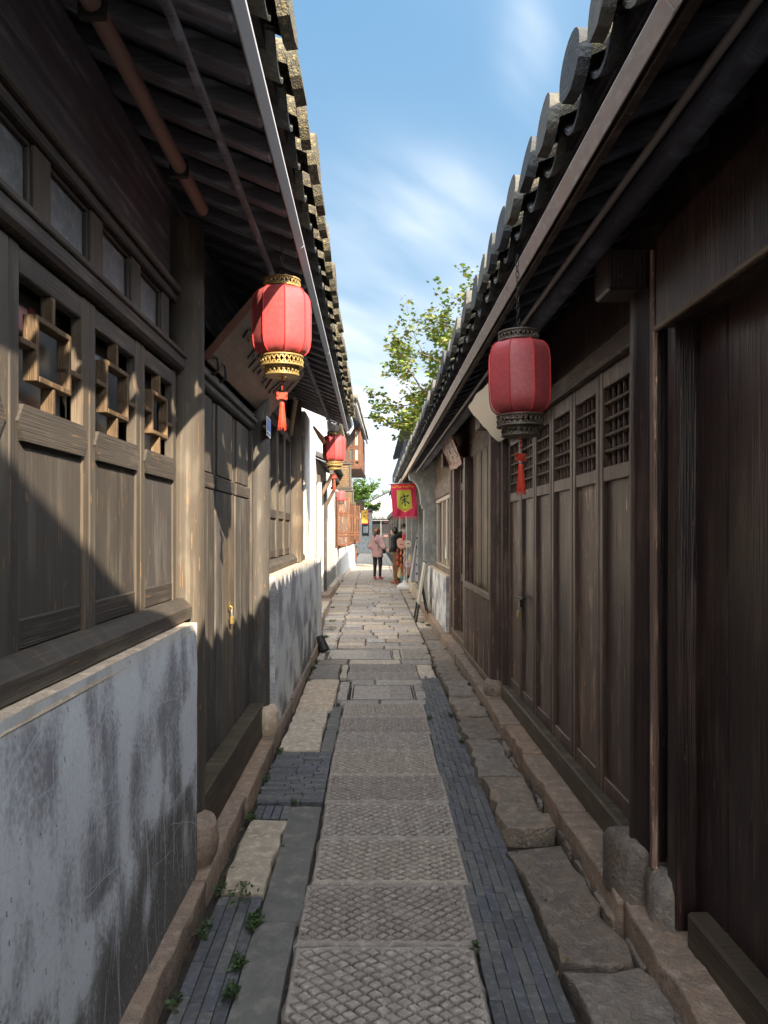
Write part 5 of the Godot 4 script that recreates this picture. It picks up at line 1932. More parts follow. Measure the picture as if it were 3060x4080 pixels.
func grow(g: Geo, leaves: Array, p: Vector3, dir: Vector3, ln: float, r: float, lev: int, top: int, r2: RandomNumberGenerator, leafy: int, droop: float) -> void:
	var pts := [p]
	var rad := [r]
	var d := dir
	var q := p
	for k in 4:
		d = (d + Vector3(r2.randf_range(-0.2, 0.2), r2.randf_range(-0.12, 0.16), r2.randf_range(-0.2, 0.2))).normalized()
		q += d * ln / 4.0
		pts.append(q)
		rad.append(r * (1.0 - 0.11 * (k + 1)))
		if lev >= top - 1:
			for n in leafy:
				leaves.append([q + Vector3(r2.randf_range(-1, 1), r2.randf_range(-0.8, 0.8), r2.randf_range(-1, 1)) * ln * 0.26, d])
	g.tube(pts, rad, 6 if lev < 2 else 4, lev == 0)
	if lev >= top:
		return
	var n2 := 3 if lev < 2 else 2 + r2.randi() % 2
	for k in n2:
		var side := Vector3(r2.randf_range(-1, 1), r2.randf_range(-0.25, 0.5) - droop * lev, r2.randf_range(-1, 1)).normalized()
		var nd := (d * 0.75 + side * 0.85).normalized()
		var at: Vector3 = pts[4 - (k % 3)]
		grow(g, leaves, at, nd, ln * r2.randf_range(0.6, 0.82), float(rad[4 - (k % 3)]) * 0.66, lev + 1, top, r2, leafy, droop)


func leaf_cloud(parent: Node, called: String, leaves: Array, mesh: ArrayMesh, size: float, tones: Array, r2: RandomNumberGenerator) -> void:
	var mm := MultiMesh.new()
	mm.transform_format = MultiMesh.TRANSFORM_3D
	mm.use_colors = true
	mm.mesh = mesh
	mm.instance_count = leaves.size()
	for k in leaves.size():
		var p: Vector3 = leaves[k][0]
		var s := size * r2.randf_range(0.65, 1.25)
		var b := Basis.from_euler(Vector3(r2.randf_range(-0.9, 0.7), r2.randf() * TAU, r2.randf_range(-0.7, 0.7))).scaled(Vector3(s, s, s))
		mm.set_instance_transform(k, Transform3D(b, p))
		var t: Color = tones[r2.randi() % tones.size()]
		mm.set_instance_color(k, t * r2.randf_range(0.8, 1.2))
	var o := MultiMeshInstance3D.new()
	o.name = called
	o.multimesh = mm
	o.material_override = M.leaf
	parent.add_child(o, true)
	tag(o, "", "", "", "stuff")


func trees() -> void:
	M.leaf.albedo_color = Color.WHITE
	var r2 := RandomNumberGenerator.new()
	r2.seed = 17
	var lobed := leaf_mesh(true)
	var oval := leaf_mesh(false)
	var t := thing("plane_tree", "open crowned tree with broad lobed leaves leaning over the right roofs", "tree", Vector3(3.6, 0.0, -27.6))
	var g := Geo.new()
	g.tube([Vector3(0, 0, 0), Vector3(-0.1, 2.4, 0.1), Vector3(-0.25, 5.1, 0.1), Vector3(-0.4, 6.2, 0.0)], [0.2, 0.17, 0.15, 0.13], 10)
	var lv := []
	for q in [[Vector3(-0.3, 5.6, 0), Vector3(-0.75, 0.62, 0.15), 2.0], [Vector3(-0.4, 6.2, 0), Vector3(-0.5, 0.85, -0.1), 2.1], [Vector3(-0.4, 6.2, 0), Vector3(0.1, 1.0, 0.1), 2.2], [Vector3(-0.2, 5.1, 0), Vector3(-0.9, 0.25, -0.2), 1.8], [Vector3(-0.4, 6.1, 0), Vector3(0.6, 0.7, 0.2), 2.0], [Vector3(-0.3, 5.7, 0), Vector3(-0.3, 0.6, 0.7), 1.7], [Vector3(-0.2, 4.7, 0), Vector3(-0.8, 0.05, 0.4), 1.4], [Vector3(-0.35, 5.9, 0), Vector3(-0.7, 0.4, -0.4), 1.7]]:
		grow(g, lv, q[0], (q[1] as Vector3).normalized(), q[2], 0.085, 0, 3, r2, 8, 0.02)
	var trunk := put("trunk", g.mesh(), M.bark, t)
	leaf_cloud(t, "crown", lv, lobed, 0.165, [Color(0.14, 0.20, 0.03), Color(0.18, 0.25, 0.04), Color(0.10, 0.16, 0.025), Color(0.24, 0.25, 0.05), Color(0.22, 0.18, 0.06)], r2)

	var b := thing("leafy_tree", "bright green dense tree behind the wall at the lane's left end", "tree", Vector3(-1.0, 0, -60))
	g = Geo.new()
	g.tube([Vector3(0, 0, 0), Vector3(0.1, 2.2, 0), Vector3(0.0, 4.0, 0.1)], [0.22, 0.17, 0.12], 10)
	lv = []
	for k in 9:
		var a := TAU * k / 9.0
		grow(g, lv, Vector3(0, 2.6 + (k % 3) * 0.6, 0), Vector3(cos(a), 0.7, sin(a)).normalized(), 1.15, 0.06, 0, 2, r2, 24, 0.06)
	put("trunk", g.mesh(), M.bark, b)
	leaf_cloud(b, "crown", lv, oval, 0.15, [Color(0.10, 0.19, 0.02), Color(0.13, 0.22, 0.03), Color(0.075, 0.14, 0.02)], r2)
	var c := thing("leafy_tree", "thin yellowish tree top beside the bright green tree", "tree", Vector3(1.3, 0, -82))
	g = Geo.new()
	g.tube([Vector3(0, 0, 0), Vector3(0.1, 3.0, 0), Vector3(0.0, 4.6, 0.1)], [0.2, 0.15, 0.1], 8)
	lv = []
	for k in 6:
		var a := TAU * k / 6.0
		grow(g, lv, Vector3(0, 3.4 + (k % 3) * 0.5, 0), Vector3(cos(a), 0.8, sin(a)).normalized(), 1.2, 0.05, 0, 2, r2, 9, 0.0)
	put("trunk", g.mesh(), M.bark, c)
	leaf_cloud(c, "crown", lv, oval, 0.16, [Color(0.14, 0.19, 0.03), Color(0.11, 0.16, 0.03)], r2)


func weeds() -> void:
	var r2 := RandomNumberGenerator.new()
	r2.seed = 55
	var lv := []
	# [x, d, spread, count]
	for q in [[-0.655, 2.95, 0.05, 60], [-0.47, 3.02, 0.05, 130], [-0.48, 2.72, 0.035, 90], [-0.56, 3.25, 0.07, 60], [-0.66, 3.28, 0.03, 40], [-0.66, 4.1, 0.03, 70], [-0.45, 4.34, 0.02, 30], [-0.665, 4.75, 0.04, 60], [-0.66, 5.35, 0.04, 60], [-0.475, 2.55, 0.03, 70], [-0.65, 2.5, 0.03, 30], [-0.68, 7.9, 0.05, 70], [-0.68, 8.6, 0.06, 190], [-0.69, 10.1, 0.06, 150], [-0.70, 11.2, 0.08, 220], [-0.69, 9.1, 0.06, 60], [-0.66, 12.2, 0.15, 160], [-0.7, 13.2, 0.12, 100], [0.95, 11.6, 0.08, 260], [0.93, 12.6, 0.08, 200], [0.92, 9.0, 0.05, 90], [0.9, 10.6, 0.06, 80], [0.85, 13.0, 0.06, 60], [0.70, 10.5, 0.025, 50], [0.69, 9.6, 0.02, 40], [0.66, 6.4, 0.03, 40], [0.655, 5.6, 0.03, 35], [0.47, 6.3, 0.015, 30], [0.385, 2.83, 0.02, 20], [0.70, 8.6, 0.04, 70], [0.94, 15.5, 0.08, 110], [0.95, 17.5, 0.08, 120], [0.95, 19.5, 0.06, 80], [-0.82, 15.6, 0.06, 70], [-0.9, 19.0, 0.05, 80], [-0.95, 24.0, 0.05, 80]]:
		for k in q[3]:
			var a := r2.randf() * TAU
			var rr := sqrt(r2.randf()) * float(q[2])
			lv.append([Vector3(q[0] + cos(a) * rr * 0.6, 0.004 + r2.randf() * 0.018, -q[1] + sin(a) * rr * 1.6), Vector3.UP])
	# a moss line along the joint on either side of the flagstones
	for k in 900:
		var d := 9.0 + r2.randf() * 18.0
		var right := k % 3 != 0
		if wob.get_noise_2d(d * 1.3, 4.0 if right else 9.0) < -0.12:
			continue
		lv.append([Vector3((0.745 if right else -0.515) + r2.randf_range(-0.014, 0.014), 0.004 + r2.randf() * 0.006, -d), Vector3.UP])
	var o := Node3D.new()
	o.name = "weeds"
	add_child(o)
	tag(o, "small weeds and moss in the paving joints and along the kerbs", "weeds", "", "stuff")
	leaf_cloud(o, "leaves", lv, leaf_mesh(false), 0.021, [Color(0.045, 0.085, 0.02), Color(0.06, 0.11, 0.025), Color(0.035, 0.065, 0.02)], r2)

	# dry leaves blown into the gaps
	var dry := []
	for k in 70:
		var d := 2.4 + r2.randf() * r2.randf() * 10.0
		var x: float = [-0.675, -0.47, 0.945, 0.665, 0.70][r2.randi() % 5] + r2.randf_range(-0.03, 0.03)
		dry.append([Vector3(x, 0.012 + r2.randf() * 0.01 + (0.03 if x > 0.6 else 0.0), -d), Vector3.UP])
	var fl := Node3D.new()
	fl.name = "fallen_leaves"
	add_child(fl)
	tag(fl, "dry brown leaf bits blown into the gaps between the paving stones", "fallen leaves", "", "stuff")
	leaf_cloud(fl, "leaves", dry, leaf_mesh(false), 0.026, [Color(0.14, 0.08, 0.04), Color(0.2, 0.13, 0.06), Color(0.09, 0.06, 0.035)], r2)


# ---------------------------------------------------------------- lanterns
func filigree(g: Geo, r: float, y0: float, y1: float, n: int, w: float) -> void:
	for y in [y0, y1]:
		g.lathe([[r - w, y - w], [r + w, y - w], [r + w, y + w], [r - w, y + w], [r - w, y - w]], 28, Transform3D())
	for k in n:
		var a := TAU * k / n
		var b := TAU * (k + 1.0) / n
		g.bar(Vector3(cos(a) * r, y0, sin(a) * r), Vector3(cos(b) * r, y1, sin(b) * r), w * 1.5, w * 0.7, Vector3(cos(a), 0, sin(a)))
		g.bar(Vector3(cos(b) * r, y0, sin(b) * r), Vector3(cos(a) * r, y1, sin(a) * r), w * 1.5, w * 0.7, Vector3(cos(a), 0, sin(a)))
	var ym := (y0 + y1) * 0.5
	for k in n:
		var a := TAU * (k + 0.5) / n
		g.ball(Vector3(cos(a) * r, ym, sin(a) * r), Vector3(1, 1, 1) * w * 1.4, 6, 4)


# origin at the middle of the body; `hang` is how far above it the hook sits
func lantern(label: String, at: Vector3, hang: float, turn: float, metal: Material, lean := 0.0) -> void:
	var t := thing("red_lantern", label, "lantern", at, turn, "red cloth lanterns hung under the eaves")
	t.rotation.z = lean
	var pr := [[0.078, -0.148], [0.102, -0.140], [0.117, -0.125], [0.1255, -0.102], [0.129, -0.068], [0.1295, 0.0], [0.129, 0.068], [0.1255, 0.102], [0.117, 0.125], [0.102, 0.140], [0.078, 0.148]]
	var g := Geo.new()
	g.lathe(pr, 8, Transform3D(), false)
	var body := put("shade", g.mesh(), M.red_cloth, t)
	var sm := Geo.new()
	for k in 8:
		var a := TAU * k / 8.0
		var p := []
		for q in pr:
			p.append(Vector3(cos(a) * (q[0] + 0.001), q[1], sin(a) * (q[0] + 0.001)))
		sm.tube(p, [0.0028], 6)
	for s in [-1, 1]:
		sm.lathe([[0.079, s * 0.144], [0.083, s * 0.148], [0.079, s * 0.152]], 8, Transform3D(), true)
	put("piping", sm.mesh(), M.red_seam, body)
	var c := Geo.new()
	filigree(c, 0.080, 0.153, 0.186, 26, 0.0035)
	put("top_collar", c.mesh(), metal, t)
	c = Geo.new()
	filigree(c, 0.093, -0.199, -0.157, 26, 0.004)
	c.lathe([[0.093, -0.201], [0.06, -0.202]], 24, Transform3D())
	put("bottom_collar", c.mesh(), metal, t)
	c = Geo.new()
	filigree(c, 0.074, -0.238, -0.204, 22, 0.004)
	c.lathe([[0.074, -0.241], [0.02, -0.242]], 24, Transform3D())
	put("bottom_collar", c.mesh(), metal, t)
	# hook, chain links and wire
	c = Geo.new()
	for k in 3:
		var a := TAU * k / 3.0
		c.tube([Vector3(cos(a) * 0.078, 0.176, sin(a) * 0.078), Vector3(0, 0.232, 0)], [0.0016], 5)
	var y := 0.232
	var k2 := 0
	while y < hang:
		var ring := []
		for q in 9:
			var a := TAU * q / 8.0
			ring.append(Vector3(cos(a) * 0.007 * (1 if k2 % 2 == 0 else 0), y + 0.012 + sin(a) * 0.014, cos(a) * 0.007 * (1 if k2 % 2 == 1 else 0)))
		c.tube(ring, [0.0018], 5, false)
		y += 0.023
		k2 += 1
	put("chain", c.mesh(), M.iron, t)
	# tassel: cord with beads, flat knot with loops, skirt of threads
	c = Geo.new()
	c.tube([Vector3(0, -0.265, 0), Vector3(0, -0.335, 0)], [0.0025], 6)
	for q in 3:
		c.ball(Vector3(0, -0.285 - q * 0.018, 0), Vector3(0.005, 0.006, 0.005), 8, 5)
	put("cord", c.mesh(), M.tassel, t, Vector3(0, 0.035, 0))
	c = Geo.new()
	for q in 5:
		for s in [-1, 1]:
			var o := (q - 2) * 0.0085
			c.bar(Vector3(o * 0.7 - 0.012 * s, -0.362 - 0.014, 0.002 * s), Vector3(o * 0.7 + 0.012 * s, -0.362 + 0.014, 0.002 * s), 0.0036, 0.0036, Vector3(0, 0, 1))
	for s in [-1, 1]:
		for q in 3:
			var lp := []
			for e in 11:
				var a := TAU * e / 10.0
				lp.append(Vector3(s * (0.017 + cos(a) * 0.007), -0.352 - q * 0.011 + sin(a) * 0.006, 0))
			c.tube(lp, [0.0015], 5, false)
	put("knot", c.mesh(), M.tassel, t, Vector3(0, 0.035, 0))
	c = Geo.new()
	c.lathe([[0.0, -0.388], [0.010, -0.392], [0.012, -0.405], [0.011, -0.412], [0.0125, -0.43], [0.0145, -0.47], [0.0165, -0.505], [0.001, -0.502]], 14, Transform3D())
	for q in 26:
		var a := TAU * q / 26.0 + 0.2 * sin(q * 3.0)
		c.tube([Vector3(cos(a) * 0.0105, -0.412, sin(a) * 0.0105), Vector3(cos(a) * 0.0145, -0.46, sin(a) * 0.0145), Vector3(cos(a) * (0.0175 + 0.003 * sin(q * 2.7)), -0.51 - 0.010 * sin(q * 5.0), sin(a) * 0.0175)], [0.0012], 4)
	put("fringe", c.mesh(), M.tassel, t, Vector3(0, 0.035, 0))


func lantern_set() -> void:
	lantern("red lantern with gilt collars hanging in the sun beside the left plaque", Vector3(-0.406, 2.489, -3.4), 0.44, 0.22, M.gold)
	lantern("red lantern with dark collars hanging in shade under the right eave", Vector3(0.606, 2.188, -3.14), 0.50, 0.30, M.gold_dark, 0.02)
	lantern("smaller looking red lantern farther along the left eave, before the white house", Vector3(-0.44, 2.512, -8.7), 0.40, 0.1, M.gold)
	lantern("tiny distant red lantern half hidden by a sign box on the left", Vector3(-0.93, 2.62, -22.4), 0.5, 0.4, M.gold_dark)


# ---------------------------------------------------------------- plaques, number plate, padlocks
func stroke(g: Geo, xf: Transform3D, pts: Array, w0: float, w1: float, h: float) -> void:
	var n := pts.size()
	var l := []
	var r := []
	for k in n:
		var d: Vector2 = (pts[mini(k + 1, n - 1)] - pts[maxi(k - 1, 0)]).normalized()
		var o := Vector2(-d.y, d.x) * lerpf(w0, w1, float(k) / (n - 1)) * 0.5
		l.append(pts[k] + o)
		r.append(pts[k] - o)
	for k in n - 1:
		g.plate([l[k], l[k + 1], r[k + 1], r[k]], Transform3D(xf.basis, xf * Vector3(0, 0, h * 0.5)), h)


func boards_and_locks() -> void:
	# leaning plaque over the left door: u runs along the lane, v up and out
	var p := thing("shop_plaque", "long brown wooden plaque with dark carved strokes leaning out over the left door", "plaque", Vector3(-0.85, 2.42, -3.82))
	var u := Vector3(0, 0.012, -1.0).normalized()
	var v := Vector3(0.305, 0.36, 0.0).normalized()
	var xf := Transform3D(Basis(u, v, u.cross(v)), Vector3.ZERO)
	var g := Geo.new()
	g.box(xf * Transform3D(Basis(), Vector3(1.08, 0.235, 0)), Vector3(2.16, 0.47, 0.035), 0.006)
	put("board", g.mesh(), M.plaque, p)
	g = Geo.new()
	g.box(xf * Transform3D(Basis(), Vector3(-0.004, 0.235, 0)), Vector3(0.008, 0.46, 0.04), 0.002)
	put("end_strip", g.mesh(), plain(Color(0.24, 0.11, 0.08), 0.5), p)
	g = Geo.new()
	var fx := xf * Transform3D(Basis(), Vector3(0, 0, 0.0176))
	if (u.cross(v)).x < 0.0:
		fx = xf * Transform3D(Basis(), Vector3(0, 0, -0.0236))
	for s in [[[Vector2(0.20, 0.25), Vector2(0.26, 0.275), Vector2(0.35, 0.255)], 0.05, 0.03], [[Vector2(0.56, 0.29), Vector2(0.555, 0.18)], 0.02, 0.03], [[Vector2(0.50, 0.30), Vector2(0.70, 0.31)], 0.02, 0.02], [[Vector2(0.71, 0.30), Vector2(0.71, 0.15)], 0.02, 0.028], [[Vector2(0.60, 0.22), Vector2(0.72, 0.225)], 0.014, 0.014], [[Vector2(0.90, 0.33), Vector2(0.86, 0.16)], 0.02, 0.03], [[Vector2(0.82, 0.27), Vector2(1.0, 0.28)], 0.016, 0.02], [[Vector2(1.0, 0.31), Vector2(0.985, 0.17)], 0.024, 0.036], [[Vector2(1.28, 0.33), Vector2(1.25, 0.15)], 0.03, 0.06], [[Vector2(1.18, 0.28), Vector2(1.38, 0.29)], 0.018, 0.02], [[Vector2(1.36, 0.25), Vector2(1.42, 0.16)], 0.02, 0.03], [[Vector2(1.68, 0.34), Vector2(1.58, 0.16)], 0.03, 0.05], [[Vector2(1.74, 0.32), Vector2(1.69, 0.18)], 0.02, 0.04], [[Vector2(1.56, 0.30), Vector2(1.82, 0.31)], 0.018, 0.02], [[Vector2(1.80, 0.27), Vector2(1.82, 0.18)], 0.02, 0.03], [[Vector2(2.01, 0.36), Vector2(2.0, 0.27)], 0.02, 0.03]]:
		stroke(g, fx, s[0], s[1], s[2], 0.006)
	tag(put("lettering", g.mesh(), M.ink, p), "", "", "", "stuff")
	for d in [0.10, 0.30, 1.95]:
		g = Geo.new()
		g.tube([Vector3(-0.03, -0.05, -d), Vector3(0.03, -0.055, -d), Vector3(0.055, -0.03, -d), Vector3(0.05, 0.03, -d)], [0.008], 7)
		put("hook", g.mesh(), M.iron, p)

	# the two plaques on the right
	var q := thing("shop_plaque", "glossy red brown plaque with scalloped ends and pale carved strokes above the recessed right door", "plaque", Vector3(1.09, 2.38, -9.1))
	u = Vector3(0, 0.02, -1.0).normalized()
	v = Vector3(-0.16, 0.42, 0).normalized()
	xf = Transform3D(Basis(u, v, u.cross(v)), Vector3.ZERO)
	g = Geo.new()
	g.plate(scalloped(1.42, 0.44), xf, 0.03)
	put("board", g.mesh(), M.plaque_red, q)
	g = Geo.new()
	var r2 := RandomNumberGenerator.new()
	r2.seed = 12
	var hz := 0.0155 if (u.cross(v)).x < 0.0 else -0.0205
	for k in 9:
		var c := Vector2(0.22 + (k % 3) * 0.46, 0.30 - int(k / 3.0) * 0.09)
		for s in 4:
			var a := c + Vector2(r2.randf_range(-0.08, 0.08), r2.randf_range(-0.03, 0.03))
			stroke(g, xf * Transform3D(Basis(), Vector3(0, 0, hz)), [a, a + Vector2(r2.randf_range(-0.05, 0.05), r2.randf_range(-0.05, 0.05))], 0.012, 0.008, 0.005)
	tag(put("lettering", g.mesh(), plain(Color(0.5, 0.46, 0.4), 0.5), q), "", "", "", "stuff")
	var w := thing("shop_plaque", "plaque with scalloped ends, coloured cream for reflected sky, half hidden behind the shaded right lantern", "plaque", Vector3(1.08, 2.30, -5.2))
	v = Vector3(-0.26, 0.30, 0).normalized()
	xf = Transform3D(Basis(u, v, u.cross(v)), Vector3.ZERO)
	g = Geo.new()
	g.plate(scalloped(1.3, 0.40), xf, 0.03)
	put("board", g.mesh(), M.cream, w)

	# blue house number plate
	var n := thing("number_plate", "small blue and white house number plate on the door post under the plaque", "sign", Vector3(-0.755, 2.24, -5.50))
	put("plate", box_mesh(Vector3(0.006, 0.14, 0.20), 0.002), M.white, n, Vector3(0, 0.07, 0))
	put("field", box_mesh(Vector3(0.004, 0.08, 0.17), 0.001), M.blue, n, Vector3(0.005, 0.085, 0))
	put("rim", box_mesh(Vector3(0.004, 0.012, 0.17), 0.001), M.blue, n, Vector3(0.005, 0.022, 0))
	put("bracket", box_mesh(Vector3(0.03, 0.02, 0.1), 0.002), M.steel, n, Vector3(-0.018, 0.07, 0))

	padlock("brass padlock on a hasp in the sunlit left plank door", Vector3(-0.848, 1.02, -4.58), Vector3(1, 0, 0))
	padlock("brass padlock under the iron bolt on the right grilled doors", Vector3(1.105, 0.93, -5.74), Vector3(-1, 0, 0))


func scalloped(w: float, h: float) -> Array:
	var o := []
	for k in 5:
		o.append(Vector2(w * (0.06 + 0.88 * k / 4.0), 0.0 if k != 2 else -0.02))
	for p in [Vector2(0.97, 0.06), Vector2(1.0, 0.2), Vector2(0.975, 0.36), Vector2(1.01, 0.5), Vector2(0.975, 0.64), Vector2(1.0, 0.8), Vector2(0.97, 0.94)]:
		o.append(Vector2(w * p.x, h * p.y))
	for k in 5:
		o.append(Vector2(w * (0.94 - 0.88 * k / 4.0), h * (1.0 if k != 2 else 1.04)))
	for p in [Vector2(0.03, 0.94), Vector2(0.0, 0.8), Vector2(0.025, 0.64), Vector2(-0.01, 0.5), Vector2(0.025, 0.36), Vector2(0.0, 0.2), Vector2(0.03, 0.06)]:
		o.append(Vector2(w * p.x, h * p.y))
	return o


func padlock(label: String, at: Vector3, out: Vector3) -> void:
	var t := thing("padlock", label, "padlock", at, 0.0, "padlocks on the house doors")
	put("lock_body", box_mesh(Vector3(0.022, 0.05, 0.04), 0.006), M.brass, t)
	var g := Geo.new()
	g.tube([Vector3(0, 0.02, -0.013), Vector3(0, 0.055, -0.013), Vector3(0, 0.068, -0.006), Vector3(0, 0.068, 0.006), Vector3(0, 0.055, 0.013), Vector3(0, 0.02, 0.013)], [0.004], 7)
	put("shackle", g.mesh(), M.steel, t)
	g = Geo.new()
	g.lathe([[0.001, 0.004], [0.03, 0.003], [0.032, 0.0]], 14, Transform3D(Basis(Vector3(0, 1, 0), Vector3(1, 0, 0) * signf(out.x), Vector3(0, 0, -1)), Vector3(-out.x * 0.016, 0.085, 0)))
	g.tube([Vector3(-out.x * 0.012, 0.085, 0), Vector3(0, 0.078, 0), Vector3(0, 0.062, 0)], [0.005], 6)
	put("hasp", g.mesh(), M.brass, t)


# ---------------------------------------------------------------- the stall on the right
func stall_things() -> void:
	var b := thing("shop_banner", "red hanging banner with a fringe and a yellow shield bearing one black character", "banner", Vector3(0.66, 2.60, -16.45), 0.06)
	b.rotation.z = 0.05
	banner_cloth(b, 0.55, 0.70, banner_image(), 0.05, 11, Color(0.55, 0.05, 0.09))
	var g := Geo.new()
	g.tube([Vector3(-0.33, 0.012, 0), Vector3(0.34, 0.012, 0)], [0.014], 8)
	put("rod", g.mesh(), M.steel, b)
	var br := Geo.new()
	br.tube([Vector3(0.34, 0.012, 0), Vector3(0.34, -0.05, 0), Vector3(0.30, -0.16, 0)], [0.008], 6)
	put("bracket", br.mesh(), M.iron, b)

	var f := thing("fan_stand", "white plastic display stand hung with round paper fans and orange charms", "display stand", Vector3(0.86, 0.0, -20.6))
	g = Geo.new()
	g.box(Transform3D(Basis(), Vector3(0, 0.05, 0)), Vector3(0.40, 0.10, 0.40), 0.02)
	put("foot", g.mesh(), M.white, f)
	g = Geo.new()
	g.lathe([[0.19, 0.101], [0.15, 0.15], [0.06, 0.19], [0.045, 0.24], [0.03, 0.26]], 12, Transform3D())
	put("foot_cap", g.mesh(), M.white, f)
	g = Geo.new()
	g.tube([Vector3(0, 0.2, 0), Vector3(0.01, 1.42, 0)], [0.022], 10)
	put("pole", g.mesh(), M.white, f)
	var fans := [[Vector3(-0.09, 1.22, 0.10), 0.105, Color(0.62, 0.33, 0.26)], [Vector3(0.09, 1.24, 0.08), 0.10, Color(0.66, 0.56, 0.42)], [Vector3(-0.11, 1.30, -0.02), 0.095, Color(0.58, 0.36, 0.30)], [Vector3(0.08, 0.70, 0.10), 0.10, Color(0.58, 0.42, 0.46)]]
	for q in fans:
		g = Geo.new()
		g.lathe([[0.001, 0.003], [q[1], 0.003], [q[1], -0.003], [0.001, -0.003]], 20, Transform3D(Basis.from_euler(Vector3(PI / 2 - 0.1, 0, 0.1)), q[0]))
		var fan := put("paper_fan", g.mesh(), plain(q[2], 0.8), f)
		g = Geo.new()
		var ring := []
		for e in 21:
			var a := TAU * e / 20.0
			ring.append(Transform3D(Basis.from_euler(Vector3(PI / 2 - 0.1, 0, 0.1)), q[0]) * Vector3(cos(a) * q[1], 0, sin(a) * q[1]))
		g.tube(ring, [0.005], 5, false)
		g.tube([q[0] + Vector3(0, -q[1], 0), q[0] + Vector3(0, -q[1] - 0.13, 0)], [0.007], 6)
		put("fan_rim", g.mesh(), plain(Color(0.5, 0.33, 0.2), 0.7), fan)
		g = Geo.new()
		for e in 3:
			g.ball(q[0] + Vector3(-0.03 + e * 0.03, 0.01 * (e % 2), 0.008), Vector3(0.018, 0.014, 0.004), 8, 4)
		put("fan_print", g.mesh(), plain([Color(0.5, 0.12, 0.12), Color(0.16, 0.16, 0.12), Color(0.5, 0.14, 0.1), Color(0.45, 0.1, 0.16)][fans.find(q)], 0.8), fan)
	var om := [plain(Color(0.66, 0.20, 0.09), 0.7), plain(Color(0.68, 0.32, 0.2), 0.7), plain(Color(0.6, 0.08, 0.06), 0.7)]
	for k in 14:
		var at := Vector3(-0.10 + 0.10 * sin(k * 2.1), 1.15 - k * 0.055, 0.05 + 0.03 * cos(k * 1.7))
		g = Geo.new()
		g.box(Transform3D(Basis.from_euler(Vector3(0.1, k * 0.7, 0.1 * sin(k))), at), Vector3(0.075, 0.06, 0.02), 0.004)
		g.box(Transform3D(Basis(), at + Vector3(0, 0.045, 0)), Vector3(0.045, 0.03, 0.016), 0.003)
		for e in 3:
			g.bar(at + Vector3(-0.02 + e * 0.02, -0.03, 0), at + Vector3(-0.025 + e * 0.025, -0.075, 0), 0.006, 0.006)
		put("charm", g.mesh(), om[k % 3], f)
	g = Geo.new()
	for k in 9:
		g.tube([Vector3(-0.03 + 0.01 * (k % 3), 1.36, 0.03), Vector3(-0.06 + k * 0.014, 1.66 + 0.03 * sin(k * 2.0), 0.02)], [0.005], 5)
	put("stick_bundle", g.mesh(), plain(Color(0.55, 0.45, 0.42), 0.6), f)
	g = Geo.new()
	g.box(Transform3D(Basis(), Vector3(-0.02, 1.42, 0.03)), Vector3(0.08, 0.16, 0.05), 0.01)
	put("bundle_wrap", g.mesh(), om[2], f)
	for q in [[Vector3(-0.13, 0.45, 0.03), Color(0.62, 0.55, 0.3)], [Vector3(0.15, 0.82, -0.02), Color(0.5, 0.5, 0.5)], [Vector3(0.17, 0.74, 0.04), Color(0.66, 0.5, 0.05)]]:
		g = Geo.new()
		g.lathe([[0.01, 0.16], [0.03, 0.12], [0.06, 0.02], [0.065, -0.08], [0.04, -0.13], [0.001, -0.135]], 10, Transform3D(Basis(), q[0]))
		put("bag", g.mesh(), plain(q[1], 0.5), f)

	var bu := thing("bucket", "teal plastic bucket of orange paper pinwheels behind the fan stand", "bucket", Vector3(0.83, 0.0, -21.5))
	g = Geo.new()
	g.lathe([[0.10, 0.0], [0.135, 0.30], [0.145, 0.31], [0.145, 0.33], [0.128, 0.32], [0.1, 0.03], [0.001, 0.03]], 18, Transform3D(Basis(), Vector3(0.08, 0, 0)))
	put("tub", g.mesh(), plain(Color(0.09, 0.24, 0.26), 0.45), bu)
	for k in 10:
		g = Geo.new()
		var a := TAU * k / 10.0
		g.bar(Vector3(0.08 + cos(a) * 0.05, 0.15, sin(a) * 0.05), Vector3(0.08 + cos(a) * 0.16, 0.55 + 0.12 * sin(k * 2.3), sin(a) * 0.14), 0.045, 0.012, Vector3.RIGHT, 0.003)
		put("pinwheel", g.mesh(), plain([Color(0.75, 0.2, 0.03), Color(0.7, 0.32, 0.04), Color(0.45, 0.45, 0.12)][k % 3], 0.7), bu)

	var a2 := thing("easel_sign", "folding sign board standing edge on by the white dado", "sign", Vector3(0.9, 0.0, -13.4))
	g = Geo.new()
	g.bar(Vector3(-0.10, 0.30, 0), Vector3(0.02, 1.02, 0), 0.62, 0.025, Vector3(1, 0, 0), 0.004)
	put("board", g.mesh(), plain(Color(0.52, 0.48, 0.40), 0.6), a2)
	for z in [-0.28, 0.28]:
		g = Geo.new()
		g.bar(Vector3(-0.148, 0.0, z), Vector3(0.024, 1.04, z), 0.03, 0.035, Vector3(1, 0, 0), 0.004)
		put("leg", g.mesh(), M.iron, a2)
		g = Geo.new()
		g.bar(Vector3(-0.03, 0.62, z * 0.8), Vector3(0.085, 0.0, z), 0.022, 0.025, Vector3(1, 0, 0), 0.004)
		put("leg", g.mesh(), M.iron, a2)

	var cl := thing("hanging_cloth", "pale printed cloth hung from its corner beside the shop opening", "cloth", Vector3(1.0, 1.72, -17.2))
	g = Geo.new()
